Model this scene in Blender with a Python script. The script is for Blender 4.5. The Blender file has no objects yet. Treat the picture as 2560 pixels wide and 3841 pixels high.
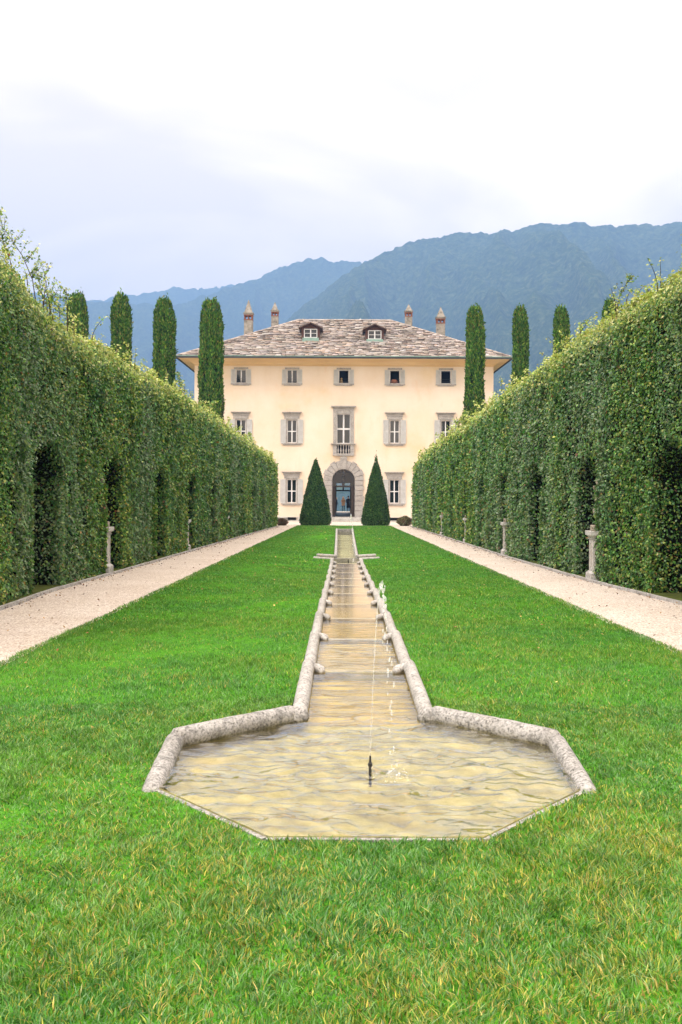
import bpy, math, random
import numpy as np
from mathutils import Vector, Matrix
random.seed(7)
RG = np.random.default_rng(11)
SC = bpy.context.scene
COL = SC.collection
R = math.radians
PI = math.pi

# ------------------------------------------------------------------ numpy noise
_perm = RG.random((256, 256))
def vnoise(x, y):
    x = np.asarray(x, float); y = np.asarray(y, float)
    xi = np.floor(x).astype(int); yi = np.floor(y).astype(int)
    fx = x - xi; fy = y - yi
    fx = fx*fx*(3-2*fx); fy = fy*fy*(3-2*fy)
    a = _perm[xi & 255, yi & 255]; b = _perm[(xi+1) & 255, yi & 255]
    c = _perm[xi & 255, (yi+1) & 255]; d = _perm[(xi+1) & 255, (yi+1) & 255]
    return (a*(1-fx)+b*fx)*(1-fy)+(c*(1-fx)+d*fx)*fy
def fbm(x, y, o=4, g=.5):
    s = 0; a = 1; t = 0
    for i in range(o):
        s = s+a*(vnoise(x*2**i+17*i, y*2**i+31*i)-.5); t += a; a *= g
    return s/t*2
def interp(x, pts):
    return np.interp(x, [p[0] for p in pts], [p[1] for p in pts])

# ------------------------------------------------------------------ materials
MATS = {}
def mat(name, rgb=(.5, .5, .5), rough=.7, spec=.3, metal=0.0):
    m = bpy.data.materials.new(name); m.use_nodes = True
    b = m.node_tree.nodes['Principled BSDF']
    b.inputs['Base Color'].default_value = (*rgb, 1)
    b.inputs['Roughness'].default_value = rough
    b.inputs['Specular IOR Level'].default_value = spec
    b.inputs['Metallic'].default_value = metal
    MATS[name] = m
    return m
class NT:
    def __init__(s, m):
        s.t = m.node_tree; s.n = s.t.nodes; s.l = s.t.links
        s.b = s.n.get('Principled BSDF'); s.o = s.n.get('Material Output')
    def add(s, typ, inp=None, **kw):
        n = s.n.new(typ)
        for k, v in kw.items(): setattr(n, k, v)
        if inp:
            for k, v in inp.items():
                if hasattr(v, 'is_output') or isinstance(v, bpy.types.NodeSocket): s.l.new(v, n.inputs[k])
                else: n.inputs[k].default_value = v
        return n
    def coord(s, scale=(1, 1, 1), out='Object', rot=(0, 0, 0)):
        c = s.add('ShaderNodeTexCoord')
        m = s.add('ShaderNodeMapping', {'Vector': c.outputs[out], 'Scale': scale, 'Rotation': rot})
        return m.outputs[0]
    def noise(s, vec, scale, detail=4, rough=.55):
        return s.add('ShaderNodeTexNoise', {'Vector': vec, 'Scale': scale, 'Detail': detail, 'Roughness': rough}).outputs['Fac']
    def ramp(s, fac, stops):
        r = s.add('ShaderNodeValToRGB', {'Fac': fac}); cr = r.color_ramp
        while len(cr.elements) < len(stops): cr.elements.new(.5)
        for e, (p, c) in zip(cr.elements, stops):
            e.position = p; e.color = (*c, 1)
        return r.outputs[0]
    def mix(s, a, b, fac, mode='MIX'):
        n = s.add('ShaderNodeMix', data_type='RGBA', blend_type=mode)
        for k, v in ((0, fac), (6, a), (7, b)):
            if isinstance(v, bpy.types.NodeSocket): s.l.new(v, n.inputs[k])
            elif k == 0: n.inputs[0].default_value = v
            else: n.inputs[k].default_value = (*v, 1)
        return n.outputs[2]
    def math(s, op, a, b=0.0, c=0.0):
        n = s.add('ShaderNodeMath', operation=op)
        for i, v in enumerate((a, b, c)):
            if isinstance(v, bpy.types.NodeSocket): s.l.new(v, n.inputs[i])
            else: n.inputs[i].default_value = v
        return n.outputs[0]
    def bump(s, h, strength=.3, dist=.01):
        b = s.add('ShaderNodeBump', {'Height': h, 'Strength': strength, 'Distance': dist})
        s.l.new(b.outputs[0], s.b.inputs['Normal'])
    def base(s, c): s.l.new(c, s.b.inputs['Base Color'])

def m_stucco():
    m = mat('cream_stucco', (.8, .66, .46), .9, .1); t = NT(m)
    v = t.coord((1, 1, 1)); n1 = t.noise(v, .22, 6, .6); n2 = t.noise(t.coord((1, 1, .35)), .8, 5, .65); n3 = t.noise(v, 6, 4)
    c = t.ramp(n1, [(.30, (.70, .545, .345)), (.44, (.74, .61, .475)), (.60, (.765, .66, .55)), (.8, (.78, .715, .59))])
    c = t.mix(c, (.74, .46, .27), t.ramp(n2, [(.58, (0, 0, 0)), (.76, (.42, .42, .42))]))
    st = t.noise(t.coord((2.2, 1, .10)), 1.0, 6, .7); c = t.mix(c, (.62, .52, .40), t.ramp(st, [(.56, (0, 0, 0)), (.80, (.38, .38, .38))]))
    c = t.mix(c, t.ramp(n3, [(.3, (.93, .93, .93)), (.7, (1, 1, 1))]), .5, 'MULTIPLY')
    t.base(c); t.bump(n3, .25, .01); return m
def m_soffit():
    m = mat('ochre_plaster', (.70, .50, .27), .9, .1); t = NT(m)
    t.base(t.ramp(t.noise(t.coord((.3, 1, 1)), .8), [(.3, (.62, .43, .22)), (.7, (.72, .53, .31))])); return m
def m_granite(name, dark=(.13, .125, .12), mid=(.42, .40, .38), light=(.62, .60, .57), sc=60, mould=.0, bump=.4):
    m = mat(name, mid, .85, .2); t = NT(m)
    v = t.coord()
    n = t.noise(v, sc, 3, .7)
    c = t.ramp(n, [(.34, dark), (.44, mid), (.60, light)])
    big = t.noise(v, 2.2, 5, .65)
    c = t.mix(c, t.ramp(big, [(.3, (.62, .60, .57)), (.55, (1, 1, 1))]), .75, 'MULTIPLY')
    if mould:
        pat = t.noise(v, 9, 6, .75)
        c = t.mix(c, (.075, .075, .07), t.math('MULTIPLY', t.ramp(pat, [(.50, (0, 0, 0)), (.60, (1, 1, 1))]), mould))
    t.base(c); t.bump(t.math('ADD', n, t.noise(v, 14, 4)), bump, .006); return m
def m_simple(name, rgb, rough=.7, spec=.3, var=.12, sc=8, metal=0):
    m = mat(name, rgb, rough, spec, metal); t = NT(m)
    lo = tuple(c*(1-var) for c in rgb); hi = tuple(min(1, c*(1+var)) for c in rgb)
    t.base(t.ramp(t.noise(t.coord(), sc), [(.3, lo), (.7, hi)])); return m
def m_attr(name, rough=.5, spec=.3, transl=0.0, tcol=1.6, bumpsc=None):
    m = mat(name, (.1, .2, .05), rough, spec); t = NT(m)
    a = t.add('ShaderNodeAttribute', attribute_name='col')
    t.base(a.outputs['Color'])
    if transl:
        tr = t.add('ShaderNodeBsdfTranslucent')
        g = t.mix(a.outputs['Color'], (tcol, tcol, tcol*.6), 1.0, 'MULTIPLY'); t.l.new(g, tr.inputs[0])
        mx = t.add('ShaderNodeMixShader'); mx.inputs[0].default_value = transl
        t.l.new(t.b.outputs[0], mx.inputs[1]); t.l.new(tr.outputs[0], mx.inputs[2]); t.l.new(mx.outputs[0], t.o.inputs[0])
    if bumpsc: t.bump(t.noise(t.coord(), bumpsc, 4), .4, .02)
    return m
def m_glass(name, rgb=(.012, .016, .016)):
    m = mat(name, rgb, .04, .6); t = NT(m)
    t.bump(t.noise(t.coord(), 1.3, 1), .06, .02); return m
def m_gravel(name='pink_gravel'):
    m = mat(name, (.6, .5, .44), .9, .2); t = NT(m)
    v = t.coord()
    vo = t.add('ShaderNodeTexVoronoi', {'Vector': v, 'Scale': 42.0})
    c = t.ramp(vo.outputs['Color'], [(.0, (.36, .29, .24)), (.25, (.60, .53, .46)), (.55, (.72, .66, .60)), (.9, (.82, .78, .73))])
    ed = t.ramp(vo.outputs['Distance'], [(.30, (1, 1, 1)), (.75, (.50, .46, .44))])
    c = t.mix(c, ed, .8, 'MULTIPLY')
    c = t.mix(c, t.ramp(t.noise(v, .9, 5, .6), [(.3, (.84, .80, .76)), (.7, (1, 1, 1))]), .8, 'MULTIPLY')
    t.base(c); t.bump(t.math('SUBTRACT', 1.0, vo.outputs['Distance']), .6, .012); return m
def m_water(name, tint=(.93, .90, .66), rough=.02, bump=None, boost=1.0):
    m = bpy.data.materials.new(name); m.use_nodes = True
    t = NT(m); t.n.remove(t.b)
    tr = t.add('ShaderNodeBsdfTransparent', {'Color': (*tint, 1)})
    gl = t.add('ShaderNodeBsdfGlossy', {'Color': (1, 1, 1, 1), 'Roughness': rough})
    fr = t.add('ShaderNodeFresnel', {'IOR': 1.42})
    if bump:
        sc, st, dist, stretch = bump
        h = t.noise(t.coord(stretch), sc, 4, .6)
        b = t.add('ShaderNodeBump', {'Height': h, 'Strength': st, 'Distance': dist})
        t.l.new(b.outputs[0], fr.inputs['Normal']); t.l.new(b.outputs[0], gl.inputs['Normal'])
    mx = t.add('ShaderNodeMixShader')
    f = t.math('MULTIPLY', fr.outputs[0], boost)
    t.l.new(f, mx.inputs[0]); t.l.new(tr.outputs[0], mx.inputs[1]); t.l.new(gl.outputs[0], mx.inputs[2]); t.l.new(mx.outputs[0], t.o.inputs[0])
    return m
STUCCO = m_stucco(); SOFFIT = m_soffit()
TRIM = m_granite('grey_granite_trim', (.13, .12, .115), (.34, .32, .30), (.46, .44, .42), 22, 0, .3)
CURB = m_granite('weathered_granite_curb', (.12, .115, .11), (.34, .33, .315), (.48, .47, .45), 42, .30, .6)
CURB2 = m_granite('lichen_granite_rim', (.09, .088, .083), (.28, .273, .26), (.42, .41, .395), 55, .5, .7)
STEP = m_granite('step_granite', (.30, .29, .28), (.52, .50, .47), (.64, .62, .59), 30)
PED = m_granite('pale_pedestal_stone', (.27, .26, .25), (.45, .435, .42), (.54, .525, .51), 25)
STAT = m_granite('weathered_statue_stone', (.13, .10, .075), (.28, .235, .185), (.40, .355, .30), 18)
SHUT = m_simple('grey_shutter_paint', (.53, .53, .52), .55, .3, .08, 3)
WFRAME = m_simple('pale_grey_window_paint', (.66, .66, .68), .5, .3, .05, 3)
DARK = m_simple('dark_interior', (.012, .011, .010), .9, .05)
BROWN = m_simple('dark_brown_joinery', (.035, .024, .017), .5, .35, .2, 5)
DORM = m_simple('dormer_wood', (.085, .042, .032), .7, .2, .25, 9)
COPPER = m_simple('green_copper', (.22, .33, .29), .6, .3, .2, 3)
GUTTER = m_simple('dark_gutter_metal', (.045, .05, .055), .5, .4, .2, 2, .3)
GLASS = m_glass('window_glass')
TILE = m_attr('stone_roof_slab', .75, .25, 0, 1, 6)
TILEBASE = m_simple('roof_underlay', (.06, .045, .04), .95, .1)
BRICK = m_simple('red_chimney_brick', (.22, .09, .06), .85, .2, .35, 14)
CHIMR = m_granite('chimney_render', (.15, .135, .115), (.26, .24, .21), (.34, .315, .28), 3)
LEAF = m_attr('hedge_leaf', .42, .45, .22)
CYPL = m_attr('cypress_spray', .7, .15, .12)
YEWL = m_attr('yew_needle', .6, .25, .08)
GRASSM = m_attr('grass_blade', .55, .25, .3, 1.4)
TWIG = m_simple('bark_brown', (.07, .05, .035), .9, .1)
CORE = m_simple('hedge_shade_core', (.010, .013, .006), 1, 0, .4, 6)  # near-black, so the hedge inside reads as deep shade
GRAVEL = m_gravel()
WATERP = m_water('pond_water', (.98, .96, .80), .012, None, 1.8)
WATERC = m_water('channel_water', (.98, .96, .80), .015, (5, .10, .02, (.8, 3.0, 1)), 1.5)
WATERU = m_water('upper_channel_water', (.90, .92, .80), .03, (6, .12, .02, (1, 2, 1)), .6)

# ------------------------------------------------------------------ mesh helpers
def tag(o, label=None, cat=None, group=None, kind=None):
    if label: o['label'] = label
    if cat: o['category'] = cat
    if group: o['group'] = group
    if kind: o['kind'] = kind
    return o
def empty(name, loc, label=None, cat=None, group=None):
    o = bpy.data.objects.new(name, None); COL.objects.link(o); o.location = loc; o.empty_display_size = .2
    return tag(o, label, cat, group)
def wloc(p):
    v = Vector((0, 0, 0))
    while p is not None:
        v += p.location; p = p.parent
    return v
def link(name, me, mats, parent=None):
    o = bpy.data.objects.new(name, me); COL.objects.link(o)
    for m in (mats if isinstance(mats, (list, tuple)) else [mats]): me.materials.append(m)
    if parent is not None: o.parent = parent
    return o
class MB:
    def __init__(s): s.v = []; s.f = []; s.m = []; s.c = None
    def add(s, vs, fs, mi=0):
        b = len(s.v); s.v += [tuple(p) for p in vs]
        for f in fs: s.f.append(tuple(b+i for i in f)); s.m.append(mi)
    def box(s, x0, x1, y0, y1, z0, z1, mi=0):
        s.add([(x0, y0, z0), (x1, y0, z0), (x1, y1, z0), (x0, y1, z0), (x0, y0, z1), (x1, y0, z1), (x1, y1, z1), (x0, y1, z1)],
              [(0, 3, 2, 1), (4, 5, 6, 7), (0, 1, 5, 4), (1, 2, 6, 5), (2, 3, 7, 6), (3, 0, 4, 7)], mi)
    def extr(s, poly, y0, y1, mi=0):     # polygon in xz, counterclockwise seen from -y, pushed along y
        n = len(poly)
        s.add([(x, y0, z) for x, z in poly]+[(x, y1, z) for x, z in poly],
              [tuple(range(n)), tuple(range(2*n-1, n-1, -1))]+[(i, i+n, (i+1) % n+n, (i+1) % n) for i in range(n)], mi)
    def lathe(s, prof, c=(0, 0, 0), seg=16, mi=0, sx=1, sy=1):
        n = len(prof); vs = []
        for k in range(seg):
            a = 2*PI*k/seg
            for r, z in prof: vs.append((c[0]+r*math.cos(a)*sx, c[1]+r*math.sin(a)*sy, c[2]+z))
        fs = []
        for k in range(seg):
            k2 = (k+1) % seg
            for i in range(n-1): fs.append((k*n+i, k2*n+i, k2*n+i+1, k*n+i+1))
        fs.append(tuple(k*n+n-1 for k in range(seg))); fs.append(tuple(k*n for k in range(seg-1, -1, -1)))
        s.add(vs, fs, mi)
    def sweep(s, pts, rad, seg=10, mi=0, noise=0.0, cap=True):
        P = [Vector(p) for p in pts]; vs = []; n = len(P)
        up = Vector((0, 0, 1))
        for i, p in enumerate(P):
            t = (P[min(i+1, n-1)]-P[max(i-1, 0)]).normalized()
            u = up if abs(t.dot(up)) < .95 else Vector((1, 0, 0))
            a = t.cross(u).normalized(); b = a.cross(t).normalized()
            r = rad[i] if hasattr(rad, '__len__') else rad
            for k in range(seg):
                an = 2*PI*k/seg
                rr = r*(1+random.uniform(-noise, noise))
                vs.append(p+a*math.cos(an)*rr+b*math.sin(an)*rr)
        fs = [(i*seg+k, (i+1)*seg+k, (i+1)*seg+(k+1) % seg, i*seg+(k+1) % seg) for i in range(n-1) for k in range(seg)]
        if cap: fs += [tuple(range(seg)), tuple(range(n*seg-1, (n-1)*seg-1, -1))]
        s.add(vs, fs, mi)
    def ball(s, c, r, seg=12, rings=8, mi=0, rot=None):
        vs = []; rx, ry, rz = r if hasattr(r, '__len__') else (r, r, r)
        for i in range(rings+1):
            th = PI*i/rings
            for k in range(seg):
                a = 2*PI*k/seg
                p = Vector((rx*math.sin(th)*math.cos(a), ry*math.sin(th)*math.sin(a), rz*math.cos(th)))
                if rot: p = rot @ p
                vs.append((c[0]+p.x, c[1]+p.y, c[2]+p.z))
        fs = [(i*seg+k, (i+1)*seg+k, (i+1)*seg+(k+1) % seg, i*seg+(k+1) % seg) for i in range(rings) for k in range(seg)]
        s.add(vs, fs, mi)
    def build(s, name, mats, parent=None, smooth=False, bevel=0.0, flat_mi=()):
        me = bpy.data.meshes.new(name)
        w = wloc(parent) if parent is not None else Vector((0, 0, 0))
        me.from_pydata([(x-w.x, y-w.y, z-w.z) for x, y, z in s.v], [], s.f)
        me.polygons.foreach_set('material_index', s.m)
        if smooth: me.polygons.foreach_set('use_smooth', [True]*len(s.f))
        me.validate(); me.update()
        o = link(name, me, mats, parent)
        if smooth: 
            try: me.set_sharp_from_angle(angle=R(40))
            except Exception: pass
        if bevel:
            b = o.modifiers.new('b', 'BEVEL'); b.width = bevel; b.segments = 2; b.limit_method = 'ANGLE'
        return o
def np_mesh(name, V, quads, tris, mats, parent=None, col=None, smooth=False):
    """V (n,3); quads (q,4); tris (t,3); col (n,3)"""
    w = wloc(parent) if parent is not None else Vector((0, 0, 0))
    V = V-np.array(w)
    me = bpy.data.meshes.new(name)
    nq = 0 if quads is None else len(quads); nt = 0 if tris is None else len(tris)
    loops = np.concatenate([np.asarray(a, np.int32).ravel() for a in (quads, tris) if a is not None])
    me.vertices.add(len(V)); me.vertices.foreach_set('co', V.astype(np.float32).ravel())
    me.loops.add(len(loops)); me.loops.foreach_set('vertex_index', loops.astype(np.int32))
    me.polygons.add(nq+nt)
    st = np.concatenate([np.arange(nq)*4, nq*4+np.arange(nt)*3]).astype(np.int32)
    me.polygons.foreach_set('loop_start', st)
    if smooth: me.polygons.foreach_set('use_smooth', np.ones(nq+nt, bool))
    me.update(calc_edges=True)
    if col is not None:
        a = me.color_attributes.new('col', 'FLOAT_COLOR', 'POINT')
        a.data.foreach_set('color', np.c_[col, np.ones(len(col))].astype(np.float32).ravel())
    return link(name, me, mats, parent)
def nrm(a): return a/np.maximum(np.linalg.norm(a, axis=1, keepdims=True), 1e-9)
def leaves(P, N, L, Wr=.55, spread=.8, up=.0, droop=.35):
    """diamond leaves: returns verts, quads"""
    n = len(P)
    nn = nrm(N+RG.normal(0, spread, (n, 3))+np.array([0, 0, up]))
    t = RG.normal(0, 1, (n, 3)); t[:, 2] -= droop
    t = nrm(t-nn*(t*nn).sum(1, keepdims=True)); b = np.cross(nn, t)
    L = np.broadcast_to(L, (n,))[:, None]
    mid = P+t*L*.45
    fold = nn*L*RG.uniform(.03, .14, (n, 1))
    V = np.stack([P, mid+b*L*Wr*.5+fold, P+t*L-fold*.4, mid-b*L*Wr*.5+fold], 1).reshape(-1, 3)
    return V, np.arange(n*4).reshape(n, 4)
def pal(colors, n, w=None, jit=.25):
    c = np.array(colors)[RG.choice(len(colors), n, p=w)]
    return np.clip(c*(1+RG.normal(0, jit, (n, 1)))*(1+RG.normal(0, .06, (n, 3))), .004, 1)

# ------------------------------------------------------------------ ground heights
CX = -.16                     # camera x; the garden axis is x = 0
SL = .0159
def zside(Y): return -SL*np.asarray(Y, float)
COFF = [(-5, .0), (3.5, .0), (5, .035), (7, .085), (11, .10), (15, .07), (20, -.01), (24, -.10), (29, -.185), (33, -.17), (40, -.03), (48, .13), (55, .16), (64, .10), (73, .0)]
def lawnz(X, Y):
    c = interp(Y, COFF); a = np.clip(np.abs(X)/3.3, 0, 1); s = 1-a*a*(3-2*a)
    return zside(Y)+c*s+.012*fbm(np.asarray(X)*.8, np.asarray(Y)*.8, 2)
HALF = 3.58
def inner(Y):
    return np.interp(Y, [-10, 4.49, 4.50, 5.28, 6.18, 6.88, 6.95, 29.6, 29.61, 30.9, 30.95, 32.4, 32.45, 52.9, 52.91, 90],
                        [0, 0, .53, 1.22, 1.27, .58, .53, .48, .50, .50, .98, .98, .44, .50, 0, 0])
# lawn sheets
def lawn(sgn, name):
    ys = sorted(set(list(np.round(np.arange(-6, 73.6, .3), 3))+[4.49, 4.50, 5.28, 6.18, 6.88, 6.95, 30.9, 30.95, 32.4, 32.45, 52.9, 52.91, 73.5]))
    ys = np.array(ys); T = np.linspace(0, 1, 16)
    In = inner(ys)[:, None]; X = In+(HALF-In)*T[None, :]; Y = np.repeat(ys[:, None], 16, 1)
    Z = lawnz(X, Y); Z[:, -1] -= .03
    V = np.stack([X*sgn, Y, Z], 2).reshape(-1, 3)
    n = 16; i, j = np.meshgrid(np.arange(len(ys)-1), np.arange(n-1), indexing='ij')
    a = (i*n+j).ravel(); q = np.stack([a, a+1, a+n+1, a+n], 1)
    if sgn < 0: q = q[:, ::-1]
    return tag(np_mesh(name, V, q, None, LAWNM, smooth=True), kind='structure')
LAWNM = mat('lawn_soil_green', (.05, .13, .02), 1, 0)
t = NT(LAWNM); v = t.coord()
c = t.ramp(t.noise(v, 26, 5, .7), [(.3, (.04, .14, .012)), (.55, (.075, .25, .02)), (.75, (.13, .30, .04))])
t.base(c); t.bump(t.noise(v, 60, 3), .8, .02)
lawn(1, 'lawn_ground'); lawn(-1, 'lawn_ground')
# gravel paths, forecourt, soil
def sheet(name, x0, x1, y0, y1, off, m, nx=6, ny=60, kind='structure', zf=None):
    X, Y = np.meshgrid(np.linspace(x0, x1, nx), np.linspace(y0, y1, ny))
    Z = (zf or zside)(Y)+off
    if zf is None and m is GRAVEL: Z = Z+.008*fbm(X*1.3, Y*.7, 2)
    V = np.stack([X, Y, Z], 2).reshape(-1, 3)
    i, j = np.meshgrid(np.arange(ny-1), np.arange(nx-1), indexing='ij'); a = (i*nx+j).ravel()
    return tag(np_mesh(name, V, np.stack([a, a+1, a+nx+1, a+nx], 1), None, m, smooth=True), kind=kind)
sheet('gravel_path', HALF-.05, 6.2, -6, 73.6, -.02, GRAVEL, 14, 200)
sheet('gravel_path', -6.2, -HALF+.05, -6, 73.6, -.02, GRAVEL, 14, 200)
sheet('gravel_forecourt', -26, 26, 73.3, 92.9, -.012, GRAVEL, 60, 40)
SOIL = mat('soil', (.09, .08, .045), 1, 0); t = NT(SOIL)
t.base(t.ramp(t.noise(t.coord(), 3, 6, .7), [(.3, (.05, .06, .02)), (.6, (.09, .11, .03)), (.8, (.14, .11, .07))]))
sheet('ground', -800, 800, -200, 117.5, -.42, SOIL, 30, 80, zf=lambda Y: -SL*np.clip(Y, -20, 95))
for s in ():      # forecourt end of lawn: thin metal edging and stone kerb beside the hedge
    mb = MB()
    ys = np.arange(0, 72.5, 1.0)
    for i in range(len(ys)-1):
        f = FL = None
    # kerb follows the hedge foot, filled below once the hedge line is known
# ------------------------------------------------------------------ hedges
HX = {-1: [(8, 5.5), (15, 5.5), (17, 5.66), (24, 5.56), (33, 5.5), (50, 5.3), (72, 5.02)],
      1: [(8, 5.7), (16, 5.6), (20, 5.32), (30, 5.15), (49, 5.22), (72, 5.18)]}
HT = {-1: [(8, 5.7), (14, 5.45), (17, 5.3), (19.5, 4.95), (32, 4.95), (43, 4.65), (59, 4.25), (70, 3.85), (72.3, 3.6)],
      1: [(8, 5.8), (16, 5.48), (22, 5.32), (28, 5.15), (36, 4.82), (55, 4.4), (70, 3.85), (72.3, 3.6)]}
NICHE = {-1: [(11.8, 'o'), (17.0, 'o'), (22.0, 's'), (27.6, 'o'), (33.0, 's'), (38.2, 'o'), (43.4, 's'), (48.6, 'o'), (53.9, 's'), (59.2, 'o'), (64.4, 's')],
         1: [(10.8, 's'), (15.9, 'o'), (20.6, 's'), (25.8, 'o'), (30.8, 's'), (35.8, 'o'), (40.8, 's'), (45.8, 'o'), (50.8, 's'), (55.8, 'o'), (60.8, 's'), (65.8, 'o')]}
NW = 1.7
Y0H, Y1H = 9.0, 72.0
GREENS = [(.012, .045, .012), (.022, .072, .016), (.040, .095, .022), (.070, .115, .030), (.105, .125, .042), (.028, .075, .032)]
YOUNG = [(.32, .40, .09), (.44, .50, .15), (.26, .34, .08), (.52, .52, .24)]
def archtop(Y): return zside(Y)+2.75
def innich(sgn, Y, z, grow=0.0):
    m = np.zeros(len(Y), bool)
    for a, k in NICHE[sgn]:
        c = a+NW/2; h = NW/2+grow
        u = (Y-c)/h; top = archtop(c)+grow
        zz = top-.75+.75*np.sqrt(np.clip(1-u*u, 0, 1))
        m |= (np.abs(u) < 1) & (z < zz)
    return m
def lsize(Y): return .061*(np.maximum(Y, 14)/16)**.72
def hedge(sgn, label, tallshoots):
    face = lambda Y: interp(Y, HX[sgn]); top = lambda Y: interp(Y, HT[sgn])+.10*fbm(Y*.6, Y*0+3, 3)
    root = empty('hedge', (sgn*7, 40, float(zside(40))), label, 'hedge')
    P = []; N = []; L = []; K = []; AX = []
    def put(x, y, z, n, l, kind):
        m = len(x); P.append(np.stack([x*sgn, y, z], 1)); nv = np.array(n, float)
        nv = np.broadcast_to(nv, (m, 3)).copy(); nv[:, 0] *= sgn; N.append(nv)
        L.append(l*RG.uniform(.7, 1.25, m)); K.append(np.full(m, kind, float))
    # pdf in Y
    g = np.linspace(Y0H, Y1H, 2000); w = 1/lsize(g)**2
    w = w*np.where(g < 13.5, .35, 1)
    cdf = np.cumsum(w); cdf /= cdf[-1]
    def ry(n): return np.interp(RG.random(n), cdf, g)
    # front: two depths of leaves
    n = 300000
    Y = ry(n); zb = zside(Y); T = top(Y); z = zb-.02+(T-zb)*RG.random(n)
    thin = fbm(Y*1.5+sgn*3, z*1.1, 3)+.6*fbm(Y*5, z*5+9, 2)
    keep = ~innich(sgn, Y, z, .04) & (RG.random(n) < np.clip(.80+1.1*thin, .30, 1))
    Y, z = Y[keep], z[keep]; T = top(Y)
    bul = .12*fbm(Y*.55+sgn*9, z*.35, 3)+.08*fbm(Y*2.4, z*1.9, 2)+.055*fbm(Y*6.5, z*6.5, 2)
    rnd = np.clip((z-(T-.55))/.55, 0, 1)**2*.42
    lean = (z-zside(Y))*.022
    ncl = np.abs(((Y-NICHE[sgn][0][0]-NW/2)/5.2+.5) % 1-.5)
    x = face(Y)-bul+rnd+lean*0+RG.uniform(-.03, .13, len(Y))*np.where(RG.random(len(Y)) < .35, 2, 1)
    put(x, Y, z, (-1, 0, .15), lsize(Y), 0); K[-1] = np.clip((z-(T-1.05))/1.05, 0, 1)
    # top
    n = 52000
    Y = ry(n); x = face(Y)+.35+2.0*RG.random(n)**1.3; z = top(Y)+.10*fbm(x*2, Y*1.2, 3)+RG.uniform(-.12, .08, n)
    put(x, Y, z, (-.2, 0, 1), lsize(Y)*1.05, 1)
    # niche reveals
    for a, k in NICHE[sgn]:
        d = 1.3 if k == 's' else 1.9
        ls = float(lsize(a)); dens = 2.2/(.28*ls*ls); at = float(archtop(a+NW/2)); zb = float(zside(a))
        for yy, ny in ((a, 1), (a+NW, -1)):
            n = int(dens*.42*d*(at-.7-zb)); xx = face(yy)+d*RG.random(n)**3.4; zz = zb+(at-.7-zb)*RG.random(n)
            put(xx, yy-ny*RG.uniform(-.03, .10, n)-ny*.05*fbm(xx*2, zz*1.5, 2), zz, (-.25, ny, 0), ls, 0)
        n = int(dens*d*NW*1.35*.35); th = RG.random(n)*PI; xx = face(a)+d*RG.random(n)
        put(xx, a+NW/2+NW/2*np.cos(th)*RG.uniform(.98, 1.08, n), at-.75+.75*np.sin(th)+RG.uniform(-.02, .1, n), (-.2, 0, -1), ls, 0)
        n = int(dens*.10*NW*(at-zb)); put(face(a)+d+RG.uniform(0, .15, n), a+NW*RG.random(n), zb+(at-zb)*RG.random(n), (-1, 0, 0), ls, 0)
    # far end and near end faces
    for yy, ny, dn in ((Y1H, 1, .7), (Y0H, -1, .35)):
        ls = float(lsize(yy)); n = int(dn*2/(.28*ls*ls)*2.4*4.8)
        xx = face(yy)+2.4*RG.random(n); zz = zside(yy)+(top(yy)-zside(yy))*RG.random(n)
        put(xx, yy+ny*(RG.uniform(-.1, .05, n)), zz, (0, ny, .1), ls, 0)
    # back face, coarse
    n = 16000; Y = Y0H+(Y1H-Y0H)*RG.random(n); zb = zside(Y)
    put(face(Y)+2.45+RG.uniform(-.1, .1, n), Y, zb+(top(Y)-zb)*RG.random(n), (1, 0, .1), .16, 0)
    # little shoots on the top
    tw = MB()
    ns = 800
    Y = ry(ns); xs = face(Y)+RG.uniform(.02, 1.5, ns); hs = RG.gamma(2.0, .085, ns)+.06; hs = hs*(Y/25)**.25
    spec = [(y, x, h, top(np.array([y]))[0]-.08) for y, x, h in zip(Y, xs, hs)]+[(y, x, h, top(np.array([y]))[0]-.1) for y, x, h in [(y_, float(face(y_))+x_, h_) for y_, x_, h_ in tallshoots]]
    for y, x, h, z0 in spec:
        m = max(5, int(h/.028*1.2)) if h < .7 else int(h/.022*1.6)
        tt = RG.random(m)**.8; lx = RG.normal(0, .25); ly = RG.normal(0, .25)
        br = RG.normal(0, .05*h+.012, (m, 3)) if h < .7 else RG.normal(0, .035+.10*h*(1-tt)[:, None]*.7, (m, 3))
        px = x+lx*h*tt*tt+br[:, 0]; py = y+ly*h*tt*tt+br[:, 1]; pz = z0+h*tt+br[:, 2]*.5
        put(px, py, pz, (-.2, 0, .5), float(lsize(y))*(.95 if h < .7 else .9), 1.3 if h < .7 else .75)
        if h > .3:
            tw.sweep([(sgn*(x+lx*h*q*q), y+ly*h*q*q, z0+h*q) for q in (0, .25, .5, .75, 1)], [.011, .009, .007, .005, .003], 5)
            if h > .7:
                for b in range(int(5+h*4)):
                    q = random.uniform(.15, .9); bx = x+lx*h*q*q; by = y+ly*h*q*q; bz = z0+h*q; l = .45*h*(1-q*.6)*random.uniform(.5, 1)
                    an = random.uniform(0, 2*PI); dx, dy = math.cos(an)*.7, math.sin(an)*.7
                    tw.sweep([(sgn*bx, by, bz), (sgn*(bx+dx*l*.5), by+dy*l*.5, bz+l*.4), (sgn*(bx+dx*l), by+dy*l, bz+l*.9)], [.006, .004, .002], 4)
                    m2 = int(l/.018); q2 = RG.random(m2)
                    put(bx+dx*l*q2+RG.normal(0, .025, m2), by+dy*l*q2+RG.normal(0, .025, m2), bz+l*.9*q2+RG.normal(0, .02, m2), (-.3, 0, .4), float(lsize(y))*.9, .75)
    P = np.concatenate(P); N = np.concatenate(N); L = np.concatenate(L); K = np.concatenate(K)
    V, q = leaves(P, N, L, .62, .55, .25, .5)
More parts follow.
